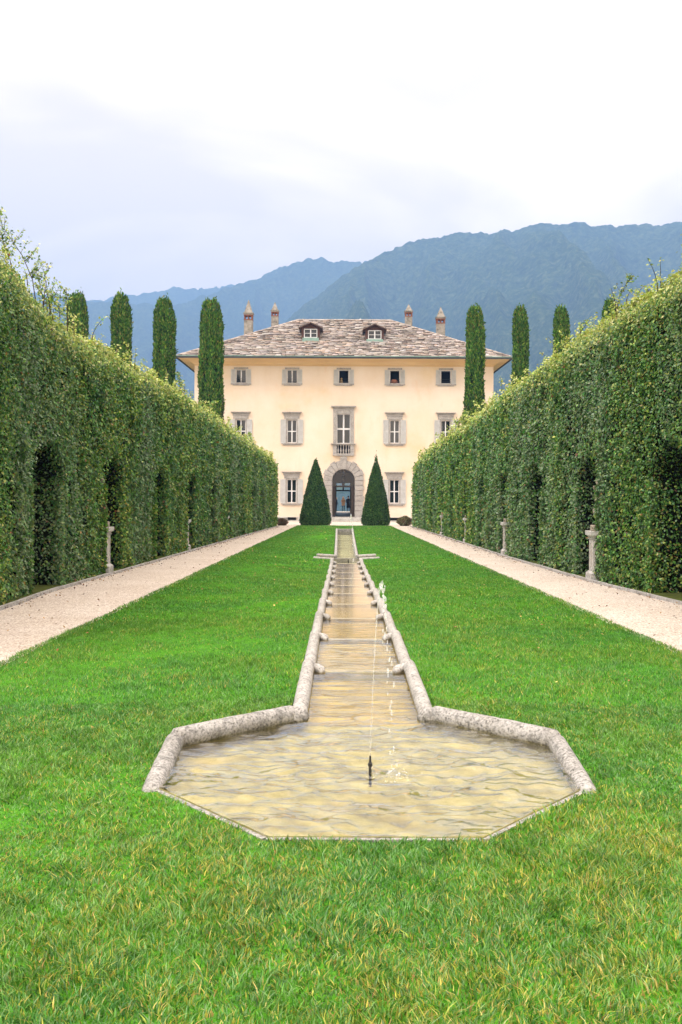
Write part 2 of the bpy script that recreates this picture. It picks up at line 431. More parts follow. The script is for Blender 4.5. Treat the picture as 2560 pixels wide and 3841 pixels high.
    n = len(P)
    # plant-to-plant variety along the row, in vertical patches
    pn = fbm(P[:, 1]*.42+sgn*40, P[:, 2]*.10, 3); pn2 = fbm(P[:, 1]*1.1+7, P[:, 2]*.8+sgn*5, 3)
    c = pal(GREENS, n, [.2, .24, .22, .16, .08, .10], .28)
    warm = np.clip(.5+pn*1.3+pn2*.7, 0, 1)[:, None]
    c = c*(1-warm)*np.array([2.3, 2.35, 2.1])+c*warm*np.array([3.5, 2.8, 1.9])
    cool = (np.clip(-pn*2.2, 0, .65)*(RG.random(n) < .5))[:, None]
    c = c*(1-cool)+np.array([.22, .28, .18])*cool
    red = RG.random(n) < .022; c[red] = pal([(.20, .09, .04), (.26, .15, .05), (.30, .24, .07)], red.sum(), None, .25)
    yy = pal(YOUNG, n, None, .2)
    p = np.clip(K, 0, 1)**1.4*.92; p = np.where(K > 1.2, .93, p); p = np.where(np.abs(K-.75) < 1e-6, .42, p)
    sel = RG.random(n) < p; c[sel] = yy[sel]
    np_mesh('foliage', V, q, None, LEAF, root, np.repeat(c, 4, 0))
    # solid boxes added inside to block light and darken niches and leaf gaps
    mb = MB(); ends = []
    prev = Y0H+.2
    segs = []
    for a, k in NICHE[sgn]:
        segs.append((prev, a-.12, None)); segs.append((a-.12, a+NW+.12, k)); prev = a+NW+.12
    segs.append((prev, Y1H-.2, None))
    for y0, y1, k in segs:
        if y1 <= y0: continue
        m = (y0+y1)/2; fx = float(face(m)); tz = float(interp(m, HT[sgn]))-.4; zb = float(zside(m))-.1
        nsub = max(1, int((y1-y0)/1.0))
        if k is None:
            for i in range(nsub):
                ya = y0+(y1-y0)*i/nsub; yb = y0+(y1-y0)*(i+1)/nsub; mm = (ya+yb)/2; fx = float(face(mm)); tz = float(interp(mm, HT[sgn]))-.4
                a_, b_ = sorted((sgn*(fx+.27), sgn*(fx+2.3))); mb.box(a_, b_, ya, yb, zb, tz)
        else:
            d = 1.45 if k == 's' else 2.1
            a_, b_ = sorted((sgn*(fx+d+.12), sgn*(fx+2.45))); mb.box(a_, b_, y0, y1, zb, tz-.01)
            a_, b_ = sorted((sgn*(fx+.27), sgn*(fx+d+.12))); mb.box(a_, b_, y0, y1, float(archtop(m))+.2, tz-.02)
    mb.build('trunk_or_core', CORE, root)  # the hedge part is only the added light-blocking boxes, no real stems
    if tw.v: tag(tw.build('twigs', TWIG, root), kind='stuff')
    ysb = np.linspace(-6, 73.2, 90); fb = face(ysb)-.15
    Vb = np.concatenate([np.stack([sgn*fb, ysb, zside(ysb)+.006], 1), np.stack([ysb*0+sgn*14, ysb, zside(ysb)+.006], 1)]); ib = np.arange(89)
    tag(np_mesh('hedge_bed', Vb, np.stack([ib, ib+90, ib+91, ib+1], 1), None, SOIL), kind='structure')
    # kerb
    kb = MB(); ys = np.arange(9, 72, 1.3)
    for i in range(len(ys)-1):
        f0, f1 = float(face(ys[i]))-.20+.015*math.sin(i*1.7), float(face(ys[i+1]))-.20+.015*math.sin(i*2.3)
        z0, z1 = float(zside(ys[i])), float(zside(ys[i+1]))
        vs = []
        for (f, y, z) in ((f0, ys[i]+.01, z0), (f1, ys[i+1]-.01, z1)):
            vs += [(sgn*f, y, z-.1), (sgn*(f+.06), y, z-.1), (sgn*(f+.06), y, z+.035), (sgn*f, y, z+.035)]
        kb.add(vs, [(0, 1, 2, 3), (7, 6, 5, 4), (0, 4, 5, 1), (1, 5, 6, 2), (2, 6, 7, 3), (3, 7, 4, 0)])
    tag(kb.build('kerb', KERBM), kind='structure')
    return root
KERBM = m_granite('kerb_stone', (.20, .195, .19), (.36, .35, .34), (.46, .45, .44), 20)
hedge(-1, 'tall clipped hedge with one long wild shoot on top, beside the statue whose knee shows', [(17.9, .25, 1.7), (18.5, .3, .85), (19.2, .4, 1.25), (19.7, .2, .9), (20.1, .5, .95), (20.5, .3, .6), (17.0, .35, .8), (16.4, .3, .75), (15.8, .5, 1.0), (21.2, .3, .45)])
hedge(1, 'tall clipped hedge with several statue pedestals standing in its niches', [(15.6, .4, .9), (16.6, .3, .5), (17.3, .5, .75), (18.1, .4, .6), (19.2, .3, .42), (14.6, .4, .8)])

# litter
def litter():
    n = 2600; side = RG.choice([-1, 1], n); Y = 9+60*RG.random(n)**1.4
    f = np.where(side < 0, interp(Y, HX[-1]), interp(Y, HX[1]))
    x = side*(f-.05-np.abs(RG.normal(0, .22, n))); z = zside(Y)+.005
    k = RG.random(n) < .10; x[k] = side[k]*(3.7+1.5*RG.random(k.sum()))
    m = 260; Yl = 8+62*RG.random(m); xl = RG.choice([-1, 1], m)*(.7+2.8*RG.random(m)); zl = lawnz(xl, Yl)+.035
    P = np.concatenate([np.stack([x, Y, z], 1), np.stack([xl, Yl, zl], 1)])
    L = np.concatenate([.05*(Y/20)**.35, .055*(Yl/20)**.5])
    V, q = leaves(P, np.tile([0, 0, 1.], (len(P), 1)), L, .6, .35)
    c = pal([(.16, .08, .04), (.24, .13, .06), (.10, .055, .035), (.30, .20, .08), (.06, .04, .03)], len(P))
    c[n:] = pal([(.40, .28, .10), (.50, .36, .14), (.28, .13, .06)], m)
    tag(np_mesh('fallen_leaves', V, q, None, m_attr('dry_leaf', .8, .2), None, np.repeat(c, 4, 0)), 'dry brown leaves scattered along the path edges and lawn', 'fallen leaves', kind='stuff')
litter()

# ------------------------------------------------------------------ grass
def grass():
    Vs = []; Q = []; T = []; C = []; off = 0
    bands = [(2.6, 4.6, 15000, .033, .0055, 2), (4.6, 7.5, 9800, .031, .0062, 2), (7.5, 13, 4200, .036, .008, 1), (13, 25, 1700, .036, .012, 1), (25, 45, 620, .034, .022, 1), (45, 73.45, 300, .034, .036, 1)]
    for y0, y1, dens, hh, wd, seg in bands:
        hw = min(HALF, .58*y1+.8)
        n = int(dens*(y1-y0)*2*hw); X = RG.uniform(-hw, hw, n); Y = RG.uniform(y0, y1, n)
        vis = np.abs(X) < np.minimum(HALF+.02, .58*Y+.9)
        ok = vis & (np.abs(X) > inner(Y)+np.where(Y > 7, -.02, -.01)) | (vis & (Y > 4.44) & (Y < 4.49) & (np.abs(X) < .6))
        ok &= (np.abs(X) > inner(Y)-.0) | (Y < 4.49)
        X, Y = X[ok], Y[ok]; n = len(X)
        cl = fbm(X*5.5, Y*5.5, 3)                      # tufts
        pt = fbm(X*1.1+50, Y*1.1, 4)                   # patches
        dry = np.clip(.55+fbm(X*2.2+9, Y*1.6+4, 4)*1.3, .12, 1)*np.clip(interp(Y, [(3, 1.35), (4.6, .95), (6, .6), (8, .45), (14, .36), (25, .2), (73, .12)]), 0, 1)
        dry = dry+.55*np.exp(-(((X-1.30)/.30)**2+((Y-4.5)/.22)**2))
        Z = lawnz(X, Y)-.004
        h = hh*RG.uniform(.55, 1.15, n)*(1+.55*cl)*(1+.2*pt)
        w = wd*RG.uniform(.7, 1.3, n)
        az = RG.uniform(0, 2*PI, n)+.0; la = 2*PI*vnoise(X*6, Y*6)*2.5+RG.normal(0, 1.3, n)
        lean = h*np.abs(RG.normal(.7, .5, n)); lx = np.cos(la)*lean; ly = np.sin(la)*lean
        bx = np.cos(az)*w*.5; by = np.sin(az)*w*.5*.6
        base = np.stack([X, Y, Z], 1); B = np.stack([bx, by, bx*0], 1)
        tip = base+np.stack([lx, ly, h], 1)
        mid = base+np.stack([lx*.32, ly*.32, h*.62], 1)
        u = RG.random(n)
        col = pal([(.030, .105, .016), (.045, .145, .020), (.070, .185, .030), (.10, .21, .05), (.06, .16, .055)], n, [.22, .30, .26, .12, .10], .2)
        patch = np.clip(.5+pt*1.5, 0, 1)[:, None]; col = col*(1-patch)*np.array([.85, .95, 1.05])+col*patch*np.array([1.25, 1.08, .9])
        yl = pal([(.34, .33, .06), (.42, .36, .12), (.22, .27, .045), (.30, .20, .07)], n, [.35, .2, .35, .1], .2)
        col = col*np.array([1.5, 1.45, 1.25]); s = RG.random(n) < .5*np.clip(1.6-Y/8, .12, 1)*.62; col[s] = col[s]*.45+np.array([.15, .235, .105]); col *= (1+.35*fbm(X*9+3, Y*9, 2))[:, None]; s = RG.random(n) < dry*.37; col[s] = yl[s]*1.25; s = RG.random(n) < .05; col[s] = col[s]*.6+np.array([.10, .15, .10])
        if seg == 2:
            V = np.stack([base-B, base+B, mid+B*.85, mid-B*.85, tip], 1).reshape(-1, 3); k = np.arange(n)*5+off
            Q.append(np.stack([k, k+1, k+2, k+3], 1)); T.append(np.stack([k+3, k+2, k+4], 1)); C.append(np.repeat(col, 5, 0)); off += n*5
        else:
            V = np.stack([base-B, base+B, tip], 1).reshape(-1, 3); k = np.arange(n)*3+off
            T.append(np.stack([k, k+1, k+2], 1)); C.append(np.repeat(col, 3, 0)); off += n*3
        Vs.append(V)
    tag(np_mesh('grass', np.concatenate(Vs), np.concatenate(Q), np.concatenate(T), GRASSM, None, np.concatenate(C)),
        'mown bright green lawn grass with straw coloured blades', 'grass', kind='stuff')
grass()

# ------------------------------------------------------------------ pond, channel
WZ = -.05
def granite_tube(mb, p0, p1, r, n=14, endr=(.7, .7), mi=0, bulge=.05, flat0=False, flat1=False):
    p0 = Vector(p0); p1 = Vector(p1); pts = []; rad = []
    for i in range(n+1):
        t = i/n; pts.append(p0.lerp(p1, t)); rr = r*(1+bulge*math.sin(PI*t)*math.sin(3*t+.7))
        rad.append(rr)
    d = (p1-p0).normalized()
    if not flat0: pts = [p0-d*r*.55, p0-d*r*.35]+pts; rad = [r*.25, r*.75]+rad
    if not flat1: pts = pts+[p1+d*r*.35, p1+d*r*.55]; rad = rad+[r*.75, r*.25]
    mb.sweep(pts, rad, 14, mi, .02)
pond = empty('fountain_pond', (0, 5.6, WZ), 'wide octagonal pond with thick rounded granite rim in the lawn', 'pond')
PV = [(-.50, 4.53), (-1.18, 5.28), (-1.21, 6.14), (-.50, 6.86), (.50, 6.86), (1.21, 6.14), (1.17, 5.28), (.52, 4.53)]
for s in (-1, 1):
    mb = MB(); granite_tube(mb, (s*1.20, 5.24, WZ-.03), (s*1.225, 6.13, WZ+.03), .060, 16)
    mb.build('rim_stone', CURB2, pond, smooth=True)
    mb = MB(); granite_tube(mb, (s*1.215, 6.17, WZ+.045), (s*.52, 6.87, WZ+.035), .066, 16); mb.ball((s*.475, 6.88, WZ+.02), (.088, .08, .07))
    mb.build('rim_stone', CURB2, pond, smooth=True)
    mb = MB()
    a = Vector((s*.51, 4.53)); b = Vector((s*1.175, 5.27)); nn = Vector((b.y-a.y, -(b.x-a.x))).normalized()*(.03 if s > 0 else -.03)
    vs = [(a.x, a.y), (b.x, b.y), (b.x+nn.x, b.y+nn.y), (a.x+nn.x, a.y+nn.y)]
    mb.add([(x, y, WZ-.3) for x, y in vs]+[(x, y, WZ+.004) for x, y in vs], [(0, 1, 2, 3), (7, 6, 5, 4), (0, 4, 5, 1), (1, 5, 6, 2), (2, 6, 7, 3), (3, 7, 4, 0)])
    mb.build('edge_slab', CURB2, pond)
mb = MB(); mb.box(-.51, .51, 4.50, 4.53, WZ-.3, WZ+.004); mb.build('edge_slab', CURB2, pond)
BEDC = m_simple('golden_algae_bed', (.44, .345, .10), .9, .1, .3, 3)
WEIRM = m_simple('wet_weir_stone', (.33, .29, .20), .4, .4, .2, 12)
BED = mat('algae_bed', (.34, .30, .09), .9, .1); t = NT(BED); v = t.coord()
c = t.ramp(t.noise(v, 5, 5, .65), [(.28, (.22, .20, .07)), (.5, (.38, .355, .17)), (.72, (.50, .475, .30))])
c = t.mix(c, (.26, .13, .03), t.ramp(t.noise(v, .8, 3), [(.60, (0, 0, 0)), (.8, (.5, .5, .5))])); t.base(c)
mb = MB()
n8 = len(PV)
mb.box(-.60, .60, 6.80, 7.02, WZ-.3, WZ-.0805)
for s in (-1, 1): a, b = sorted((s*.47, s*.62)); mb.box(a, b, 6.84, 7.04, WZ-.3, WZ-.012)
mb.add([(x, y, WZ-.08) for x, y in PV]+[(x, y, WZ+.01) for x, y in PV], [tuple(range(n8))]+[(i, (i+1) % n8, (i+1) % n8+n8, i+n8) for i in range(n8) if i not in (3,)])
o = mb.build('pond_bed', BED, pond)
def waves(X, Y):
    r1 = np.hypot(X-.13, Y-5.5)
    z = .0042*np.sin(r1*40-1.0+1.2*fbm(X*2, Y*2, 2))*np.exp(-r1*1.15)
    wx = X+.10*fbm(X*1.7+8, Y*1.7, 2); wy = Y+.07*fbm(X*1.9, Y*2.3+6, 2)
    rd = 1-np.abs(fbm(wx*3.0+3, wy*5.6, 2, .4))*2.2
    z += .0145*rd+.0075*(1-np.abs(fbm(wx*6.6+9, wy*11+5, 2, .4))*2)+.0018*fbm(X*16, Y*28, 2)
    k = np.clip((Y-6.6)/.8, 0, 1)
    rc = 1-np.abs(fbm(X*1.6+1+.2*np.sin(Y*5), Y*9, 2, .4))*2
    zc = .0034*rc+.0008*fbm(X*6, Y*28, 2)+.0007*np.sin(Y*44+4*fbm(X*1.5, Y*2.5, 2))
    return (z*(1-k)+zc*k)
# pond water: fine grid clipped to the basin
gx = np.linspace(-1.2, 1.2, 220); gy = np.linspace(4.525, 6.95, 240)
X, Y = np.meshgrid(gx, gy)
hw = np.interp(Y, [4.52, 5.28, 6.14, 6.86, 6.95], [.51, 1.175, 1.21, .46, .43]); X = X/1.2*hw
V = np.stack([X, Y, WZ+waves(X, Y)], 2).reshape(-1, 3); nx = 220
i, j = np.meshgrid(np.arange(239), np.arange(219), indexing='ij'); a = (i*nx+j).ravel()
tag(np_mesh('pond_water', V, np.stack([a, a+1, a+nx+1, a+nx], 1), None, WATERP, smooth=True), kind='structure')
# channel
weir = [8.72, 10.9, 13.05, 15.25, 17.5, 19.8, 22.15, 24.5, 26.9, 29.4]
drop = [1.65, 1.70, 1.755, 1.825, 1.90, 1.98, 2.06, 2.13, 2.20, 2.27]
CW = .425
chan = empty('water_channel', (0, 18, -.35), 'long stepped stone water channel running down the lawn towards the villa', 'water channel')
y0 = 6.93
for k, (yw, dp) in enumerate(zip(weir, drop)):
    z = 1.6-dp
    last = k == len(weir)-1
    for s in (-1, 1):
        mb = MB(); granite_tube(mb, (s*(CW+.035), y0+.0, z+.022), (s*(CW+.035), yw+.03, z+.045), .058, 12, flat1=True, flat0=(k > 0), bulge=.06)
        rot = Matrix.Rotation(s*.5, 3, 'Z')
        mb.sweep([(s*(CW+.03), yw-.03, z+.03), (s*(CW-.02), yw-.035, z+.03), (s*(CW-.06), yw-.055, z+.025), (s*(CW-.085), yw-.09, z+.02), (s*(CW-.088), yw-.12, z+.012), (s*(CW-.085), yw-.135, z+.01)], [.040, .046, .047, .042, .030, .008], 12, 0, .03)
        mb.build('curb_stone', CURB, chan, smooth=True)
    mb = MB(); mb.box(-CW-.02, CW+.02, yw-.03, yw+.03, z-.25, z+.0025); mb.build('weir_stone', WEIRM, chan, bevel=.008)
    mb = MB(); mb.box(-CW-.02, CW+.02, yw-.055, yw-.031, z-.25, z-.004); mb.build('weir_face', BED, chan)
    mb = MB(); mb.box(-CW-.05, CW+.05, y0+.04 if k else y0+.0905, yw-.045, z-.3, z-(.05 if k else .08)); mb.build('channel_bed', BEDC, chan)
    # water sheet
    ny = 260 if k < 2 else (120 if k < 4 else 40); nxx = 50 if k < 4 else 16
    gx = np.linspace(-CW, CW, nxx); gy = np.linspace(y0+(.035 if k else .02), yw-.045, ny); X, Y = np.meshgrid(gx, gy)
    amp = [2.6, 1.7, .6, .07, .05, .03, .02, .02, .02, .03][k]
    V = np.stack([X, Y, z+waves(X, Y)*(1+(amp-1)*np.clip((Y-6.95)/.5, 0, 1) if k == 0 else amp)], 2).reshape(-1, 3)
    i, j = np.meshgrid(np.arange(ny-1), np.arange(nxx-1), indexing='ij'); a = (i*nxx+j).ravel()
    tag(np_mesh('channel_water', V, np.stack([a, a+1, a+nxx+1, a+nxx], 1), None, WATERC, smooth=True), kind='structure')
    y0 = yw
# cross basin + upper channel
UB = 1.6-2.33
cross = empty('cross_basin', (0, 31, UB), 'small cross shaped stone basin between the stepped channel and straight channel', 'basin')
for s in (-1, 1):
    mb = MB(); granite_tube(mb, (s*.42, 30.98, UB+.065), (s*1.05, 31.05, UB+.10), .062, 10); mb.build('rim_stone', CURB, cross, smooth=True)
    mb = MB(); granite_tube(mb, (s*.40, 32.42, UB+.065), (s*.98, 32.30, UB+.11), .062, 10); mb.build('rim_stone', CURB, cross, smooth=True)
    mb = MB(); granite_tube(mb, (s*(CW+.05), 29.5, UB+.03), (s*(CW+.05), 30.95, UB+.05), .068, 10); mb.build('rim_stone', CURB, cross, smooth=True)
mb = MB(); mb.box(-1.0, 1.0, 30.9, 32.4, UB-.4, UB-.15); mb.box(-CW, CW, 29.45, 30.9, UB-.4, UB-.152); mb.build('basin_bed', BED, cross)
mb = MB(); mb.box(-.40, .40, 32.36, 32.46, UB-.3, UB+.012); mb.build('weir_stone', CURB, cross)
mb = MB(); mb.add([(-.98, 30.98, UB), (.98, 30.98, UB), (.98, 32.38, UB), (-.98, 32.38, UB)], [(0, 1, 2, 3)]); mb.add([(-CW, 29.44, UB), (CW, 29.44, UB), (CW, 30.98, UB), (-CW, 30.98, UB)], [(0, 1, 2, 3)])
tag(mb.build('basin_water', WATERU), kind='structure')
up = empty('straight_channel', (0, 42, UB), 'narrow straight stone channel in the far lawn before the villa', 'water channel')
for s in (-1, 1):
    mb = MB(); pts = [(s*(.36+.0035*(y-32.5)), y, UB+.05+.09*max(0, (y-45)/8)) for y in np.linspace(32.5, 52.6, 20)]
    mb.sweep(pts, .06, 10, 0, .03); mb.build('curb_stone', CURB, up, smooth=True)
mb = MB(); mb.box(-.50, .50, 52.55, 52.75, UB-.3, UB+.17); mb.build('end_stone', CURB2, up)
mb = MB(); mb.add([(-.36, 32.4, UB-.16), (.36, 32.4, UB-.16), (.43, 52.6, UB-.16), (-.43, 52.6, UB-.16)], [(0, 1, 2, 3)]); mb.build('channel_bed', m_simple('pale_silt', (.50, .48, .36), .9, .1, .3, 1.2), up)
mb = MB(); mb.add([(-.35, 32.46, UB+.004), (.35, 32.46, UB+.004), (.42, 52.6, UB+.004), (-.42, 52.6, UB+.004)], [(0, 1, 2, 3)])
tag(mb.build('channel_water', WATERU), kind='structure')

# nozzles and jets
SPRAY = bpy.data.materials.new('spray_water'); SPRAY.use_nodes = True; t = NT(SPRAY)
t.b.inputs['Base Color'].default_value = (.92, .94, .95, 1); t.b.inputs['Roughness'].default_value = .08; t.b.inputs['Specular IOR Level'].default_value = .8
tr = t.add('ShaderNodeBsdfTransparent'); mx = t.add('ShaderNodeMixShader'); mx.inputs[0].default_value = .27
t.l.new(tr.outputs[0], mx.inputs[1]); t.l.new(t.b.outputs[0], mx.inputs[2]); t.l.new(mx.outputs[0], t.o.inputs[0])
NOZ = m_simple('black_nozzle', (.03, .03, .028), .45, .4, .2, 20, .5)
def nozzle(x, y, z0, z1, label, r=.009):
    mb = MB(); h = z1-z0
    mb.lathe([(r*.95, 0), (r*.95, h*.68), (r*1.5, h*.70), (r*1.5, h*.78), (r*.9, h*.80), (r*.7, h*.9), (r*.55, h), (.001, h+.001)], (x, y, z0), 12)
    o = mb.build('fountain_nozzle', NOZ, None, smooth=True); return tag(o, label, 'nozzle')
def jet(x, y, z0, za, xe, ye, ze, label, r=.0032, seed=1, dscale=1.0):
    rn = random.Random(seed); mb = MB()
    T = 60; pts = []
    up_n = 26
    # ballistic path: rise from z0 to apex za then fall to ze
    g = 9.8; v = math.sqrt(2*g*(za-z0)); t1 = v/g; t2 = math.sqrt(2*(za-ze)/g); tt = t1+t2
    f = lambda s: (x+(xe-x)*s/tt, y+(ye-y)*s/tt, z0+v*s-.5*g*s*s)
    mb.sweep([f(t1*.86*i/24) for i in range(25)], [r*(.55+.45*i/24+.25*rn.random()*i/24) for i in range(25)], 6)
    k = 0; s = t1*.84
    while s < tt:
        p = f(s); q = (s-t1*.84)/(tt-t1*.84)
        jx = .004+.022*q
        nblob = 1
        for _ in range(nblob):
            rr = r*rn.uniform(.9, 2.0)*dscale*(.85 if q < .3 else 1.25)
            mb.ball((p[0]+rn.gauss(0, jx*.7), p[1]+rn.gauss(0, jx), p[2]+rn.gauss(0, .012)), (rr*.8, rr*.8, rr*rn.uniform(1.2, 3.0)), 7, 5)
        s += tt*(.004 if q < .3 else .0095)*rn.uniform(.5, 1.6)
    for _ in range(110):      # splash
        a = rn.uniform(0, 2*PI); d = abs(rn.gauss(0, .085)); rr = r*rn.uniform(.3, .9)*dscale
        mb.ball((xe+math.cos(a)*d, ye+math.sin(a)*d, ze+abs(rn.gauss(0, .07))), (rr, rr, rr*1.7), 6, 4)
    return tag(mb.build('water_jet', SPRAY, None, smooth=True), label, 'water jet')
nozzle(.012, 5.58, WZ-.10, .05, 'black nozzle standing up out of the wide octagonal pond')
jet(.012, 5.58, .05, 1.04, .135, 5.52, WZ, 'tall thin jet of water rising from the pond and breaking into drops', seed=3)
nozzle(.055, 30.3, UB-.1, -.60, 'thin dark nozzle in the small basin at the channel end', .016)
jet(.055, 30.3, -.60, .78, .22, 30.9, UB, 'small distant water jet over the cross shaped basin', .0035, 5, 2.6)
# foam where the jet lands
mb = MB()
for _ in range(70):
    a = random.uniform(0, 2*PI); d = abs(random.gauss(0, .10)); rr = random.uniform(.002, .007)
    mb.ball((.135+math.cos(a)*d*1.2, 5.5+math.sin(a)*d, WZ+.003), (rr*1.6, rr*1.6, rr*.6), 6, 4)
tag(mb.build('foam', SPRAY, None, smooth=True), 'white bubbles where the jet falls into the pond', 'foam', kind='stuff')

# ------------------------------------------------------------------ cypresses, yews, shrubs
def crown(name, prof, h, n, L, cols, w, m, parent, lump=.12, lf=(3, .8), upw=1.3, wr=.45, spread=.55, tips=0):
    zt = RG.random(n); th = RG.uniform(0, 2*PI, n)
    rr = np.interp(zt, [p[0] for p in prof], [p[1] for p in prof])
    # keep density even
    keep = RG.random(n) < np.clip(rr/max(p[1] for p in prof)+.08, 0, 1); zt, th, rr = zt[keep], th[keep], rr[keep]; n = len(zt)
    lm = 1+lump*fbm(th/(2*PI)*lf[0]*6, zt*h*lf[1], 3)*1.5
    r = rr*lm*(1-np.abs(RG.normal(0, .06, n)))
    P = np.stack([r*np.cos(th), r*np.sin(th), zt*h], 1)
    if tips:
        k = RG.random(n) < .012; P[k, 2] += RG.uniform(0, tips, k.sum()); 
        k = zt > .965; P[k, 2] += RG.gamma(1.5, tips*.45, k.sum())*(1-r[k]/max(rr.max(), .1))
    N = np.stack([np.cos(th), np.sin(th), th*0+.25], 1)
    nn = nrm(N+RG.normal(0, spread, (n, 3)))
    t = nrm(np.array([0, 0, upw])+N*.5+RG.normal(0, .45, (n, 3))); t = nrm(t-nn*(t*nn).sum(1, keepdims=True)*.7); b = nrm(np.cross(nn, t))
    l = (L*RG.uniform(.6, 1.3, n))[:, None]; mid = P+t*l*.45
    V = np.stack([P, mid+b*l*wr*.5, P+t*l, mid-b*l*wr*.5], 1).reshape(-1, 3)
    c = pal(cols, n, w, .25)*(1+.28*fbm(th*2, zt*h*.8, 3))[:, None]
    lo = np.array(wloc(parent)); V = V+lo
    return np_mesh(name, V, np.arange(n*4).reshape(n, 4), None, m, parent, np.repeat(np.clip(c, .003, 1), 4, 0))
def solid(name, prof, h, f, m, parent, seg=20):
    mb = MB(); lo = wloc(parent); mb.lathe([(max(.02, r*f), t*h) for t, r in prof], tuple(lo), seg); return mb.build(name, m, parent)
CYC = [(.02, .07, .012), (.05, .14, .018), (.095, .20, .028), (.16, .24, .035), (.20, .19, .05)]
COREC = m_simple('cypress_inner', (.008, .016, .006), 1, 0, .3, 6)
def cypress(x, y, ztop, r, label, square=False):
    zb = float(-SL*y)-.05; h = ztop-zb
    root = empty('cypress_tree', (x, y, zb), label, 'tree', 'cypress trees behind the hedges')
    prof = [(0, .35), (.03, .7), (.08, .92), (.35, 1.0), (.62, .99), (.80, .95), (.90, .88), (.955, .76), (.985, .58), (1, .34)]
    prof = [(a, b*r*random.uniform(.94, 1.04)) for a, b in prof]
    crown('crown', prof, h, 36000, .21, CYC, [.22, .30, .26, .15, .07], CYPL, root, .19, (3, .55), 1.5, .42, .5, .3)
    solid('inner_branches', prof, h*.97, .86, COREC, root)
    mb = MB(); mb.sweep([(x, y, zb-.1), (x, y, zb+.7), (x, y, zb+1.6)], [.2, .16, .13], 10); mb.build('trunk_or_core', TWIG, root)
YC = 70.0
def cyp(px, ptop, wpx, label):
    x = (px-786)*YC/2200+CX; zt = 1.6+(1125-ptop)*YC/2200-.42; cypress(x, YC, zt, wpx*YC/2200/2*.97, label)
cyp(176, 672, 50, 'dark cypress farthest from the villa, mostly behind the hedge with the wild shoot')
cyp(277, 674, 48, 'flat topped cypress standing second farthest from the villa behind the shoot hedge')
cyp(376, 683, 54, 'broad cypress against the blue mountain just outside the eaves corner with the camera')
cyp(484, 685, 56, 'broad cypress in front of the villa covering its first window column')
cyp(1090, 698, 46, 'slim pointed cypress in front of the villa past its last window column')
cyp(1194, 699, 38, 'slim pointed cypress just clear of the eaves, behind the pedestal hedge')
cyp(1288, 699, 41, 'slim pointed cypress second from the villa eaves behind the pedestal hedge')
cyp(1400, 682, 38, 'cypress of which only the tip shows above the pedestal hedge')
YWC = [(.014, .045, .012), (.032, .088, .020), (.065, .14, .030), (.12, .20, .042)]
def yew(x, r, ztop, label, tips):
    y = 75.2; zb = float(-SL*y)-.02; h = ztop-zb
    root = empty('yew_cone', (x, y, zb), label, 'topiary', 'clipped yew cones by the door')
    prof = [(0, .86), (.03, .97), (.08, 1.0), (.2, .93), (.45, .72), (.7, .47), (.88, .23), (.96, .11), (1, .03)]
    prof = [(a, b*r) for a, b in prof]
    crown('crown', prof, h, 42000, .105, YWC, [.26, .34, .28, .12], YEWL, root, .085, (4, 1.8), .7, .5, .6, tips)
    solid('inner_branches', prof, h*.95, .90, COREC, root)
    mb = MB(); mb.sweep([(x, y, zb-.1), (x, y, zb+.5)], [.12, .10], 10); mb.build('trunk_or_core', TWIG, root)
yew(-2.22, 1.20, 3.85, 'dark clipped yew cone with a sharp tip, left of the arched door', .07)
yew(2.52, 1.08, 3.88, 'dark clipped yew cone with a ragged top, right of the arched door', .22)
def shrub(x, y, r, cols, label):
    zb = float(-SL*y)
    root = empty('shrub', (x, y, zb), label, 'shrub')
    prof = [(0, .6*r), (.3, r), (.7, .85*r), (1, .15*r)]
    crown('crown', prof, r*1.35, 4200, .11, cols, None, LEAF, root, .3, (3, 3), .5, .55, .8)
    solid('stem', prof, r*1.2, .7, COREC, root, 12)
shrub(4.75, 74.2, .52, [(.14, .08, .055), (.20, .10, .07), (.12, .15, .07), (.24, .27, .13)], 'low reddish shrub at the villa end of the pedestal hedge')
shrub(-4.75, 73.8, .36, [(.15, .07, .055), (.22, .12, .09), (.12, .14, .07)], 'small dark red shrub at the villa end of the shoot hedge')

# ------------------------------------------------------------------ skinned figures
def skinned(name, J, E, mats, parent, matf=None, sub=1, root=0):
    me = bpy.data.meshes.new(name); me.from_pydata([j[0] for j in J], E, [])
    o = bpy.data.objects.new(name, me); COL.objects.link(o)
    m = o.modifiers.new('s', 'SKIN'); m.use_smooth_shade = True
    for i, sv in enumerate(me.skin_vertices[0].data):
        r = J[i][1]; sv.radius = r if hasattr(r, '__len__') else (r, r)
        sv.use_root = (i == root)
    s = o.modifiers.new('u', 'SUBSURF'); s.levels = sub; s.render_levels = sub
    dg = bpy.context.evaluated_depsgraph_get(); ev = o.evaluated_get(dg)
    nm = bpy.data.meshes.new_from_object(ev); bpy.data.objects.remove(o)
    nm.name = name; nm.materials.clear()
    ob = bpy.data.objects.new(name, nm); COL.objects.link(ob)
    for mm in mats: nm.materials.append(mm)
    if matf:
        for p in nm.polygons: p.material_index = matf(p.center)
    for p in nm.polygons: p.use_smooth = True
    if parent is not None: ob.parent = parent
    return ob
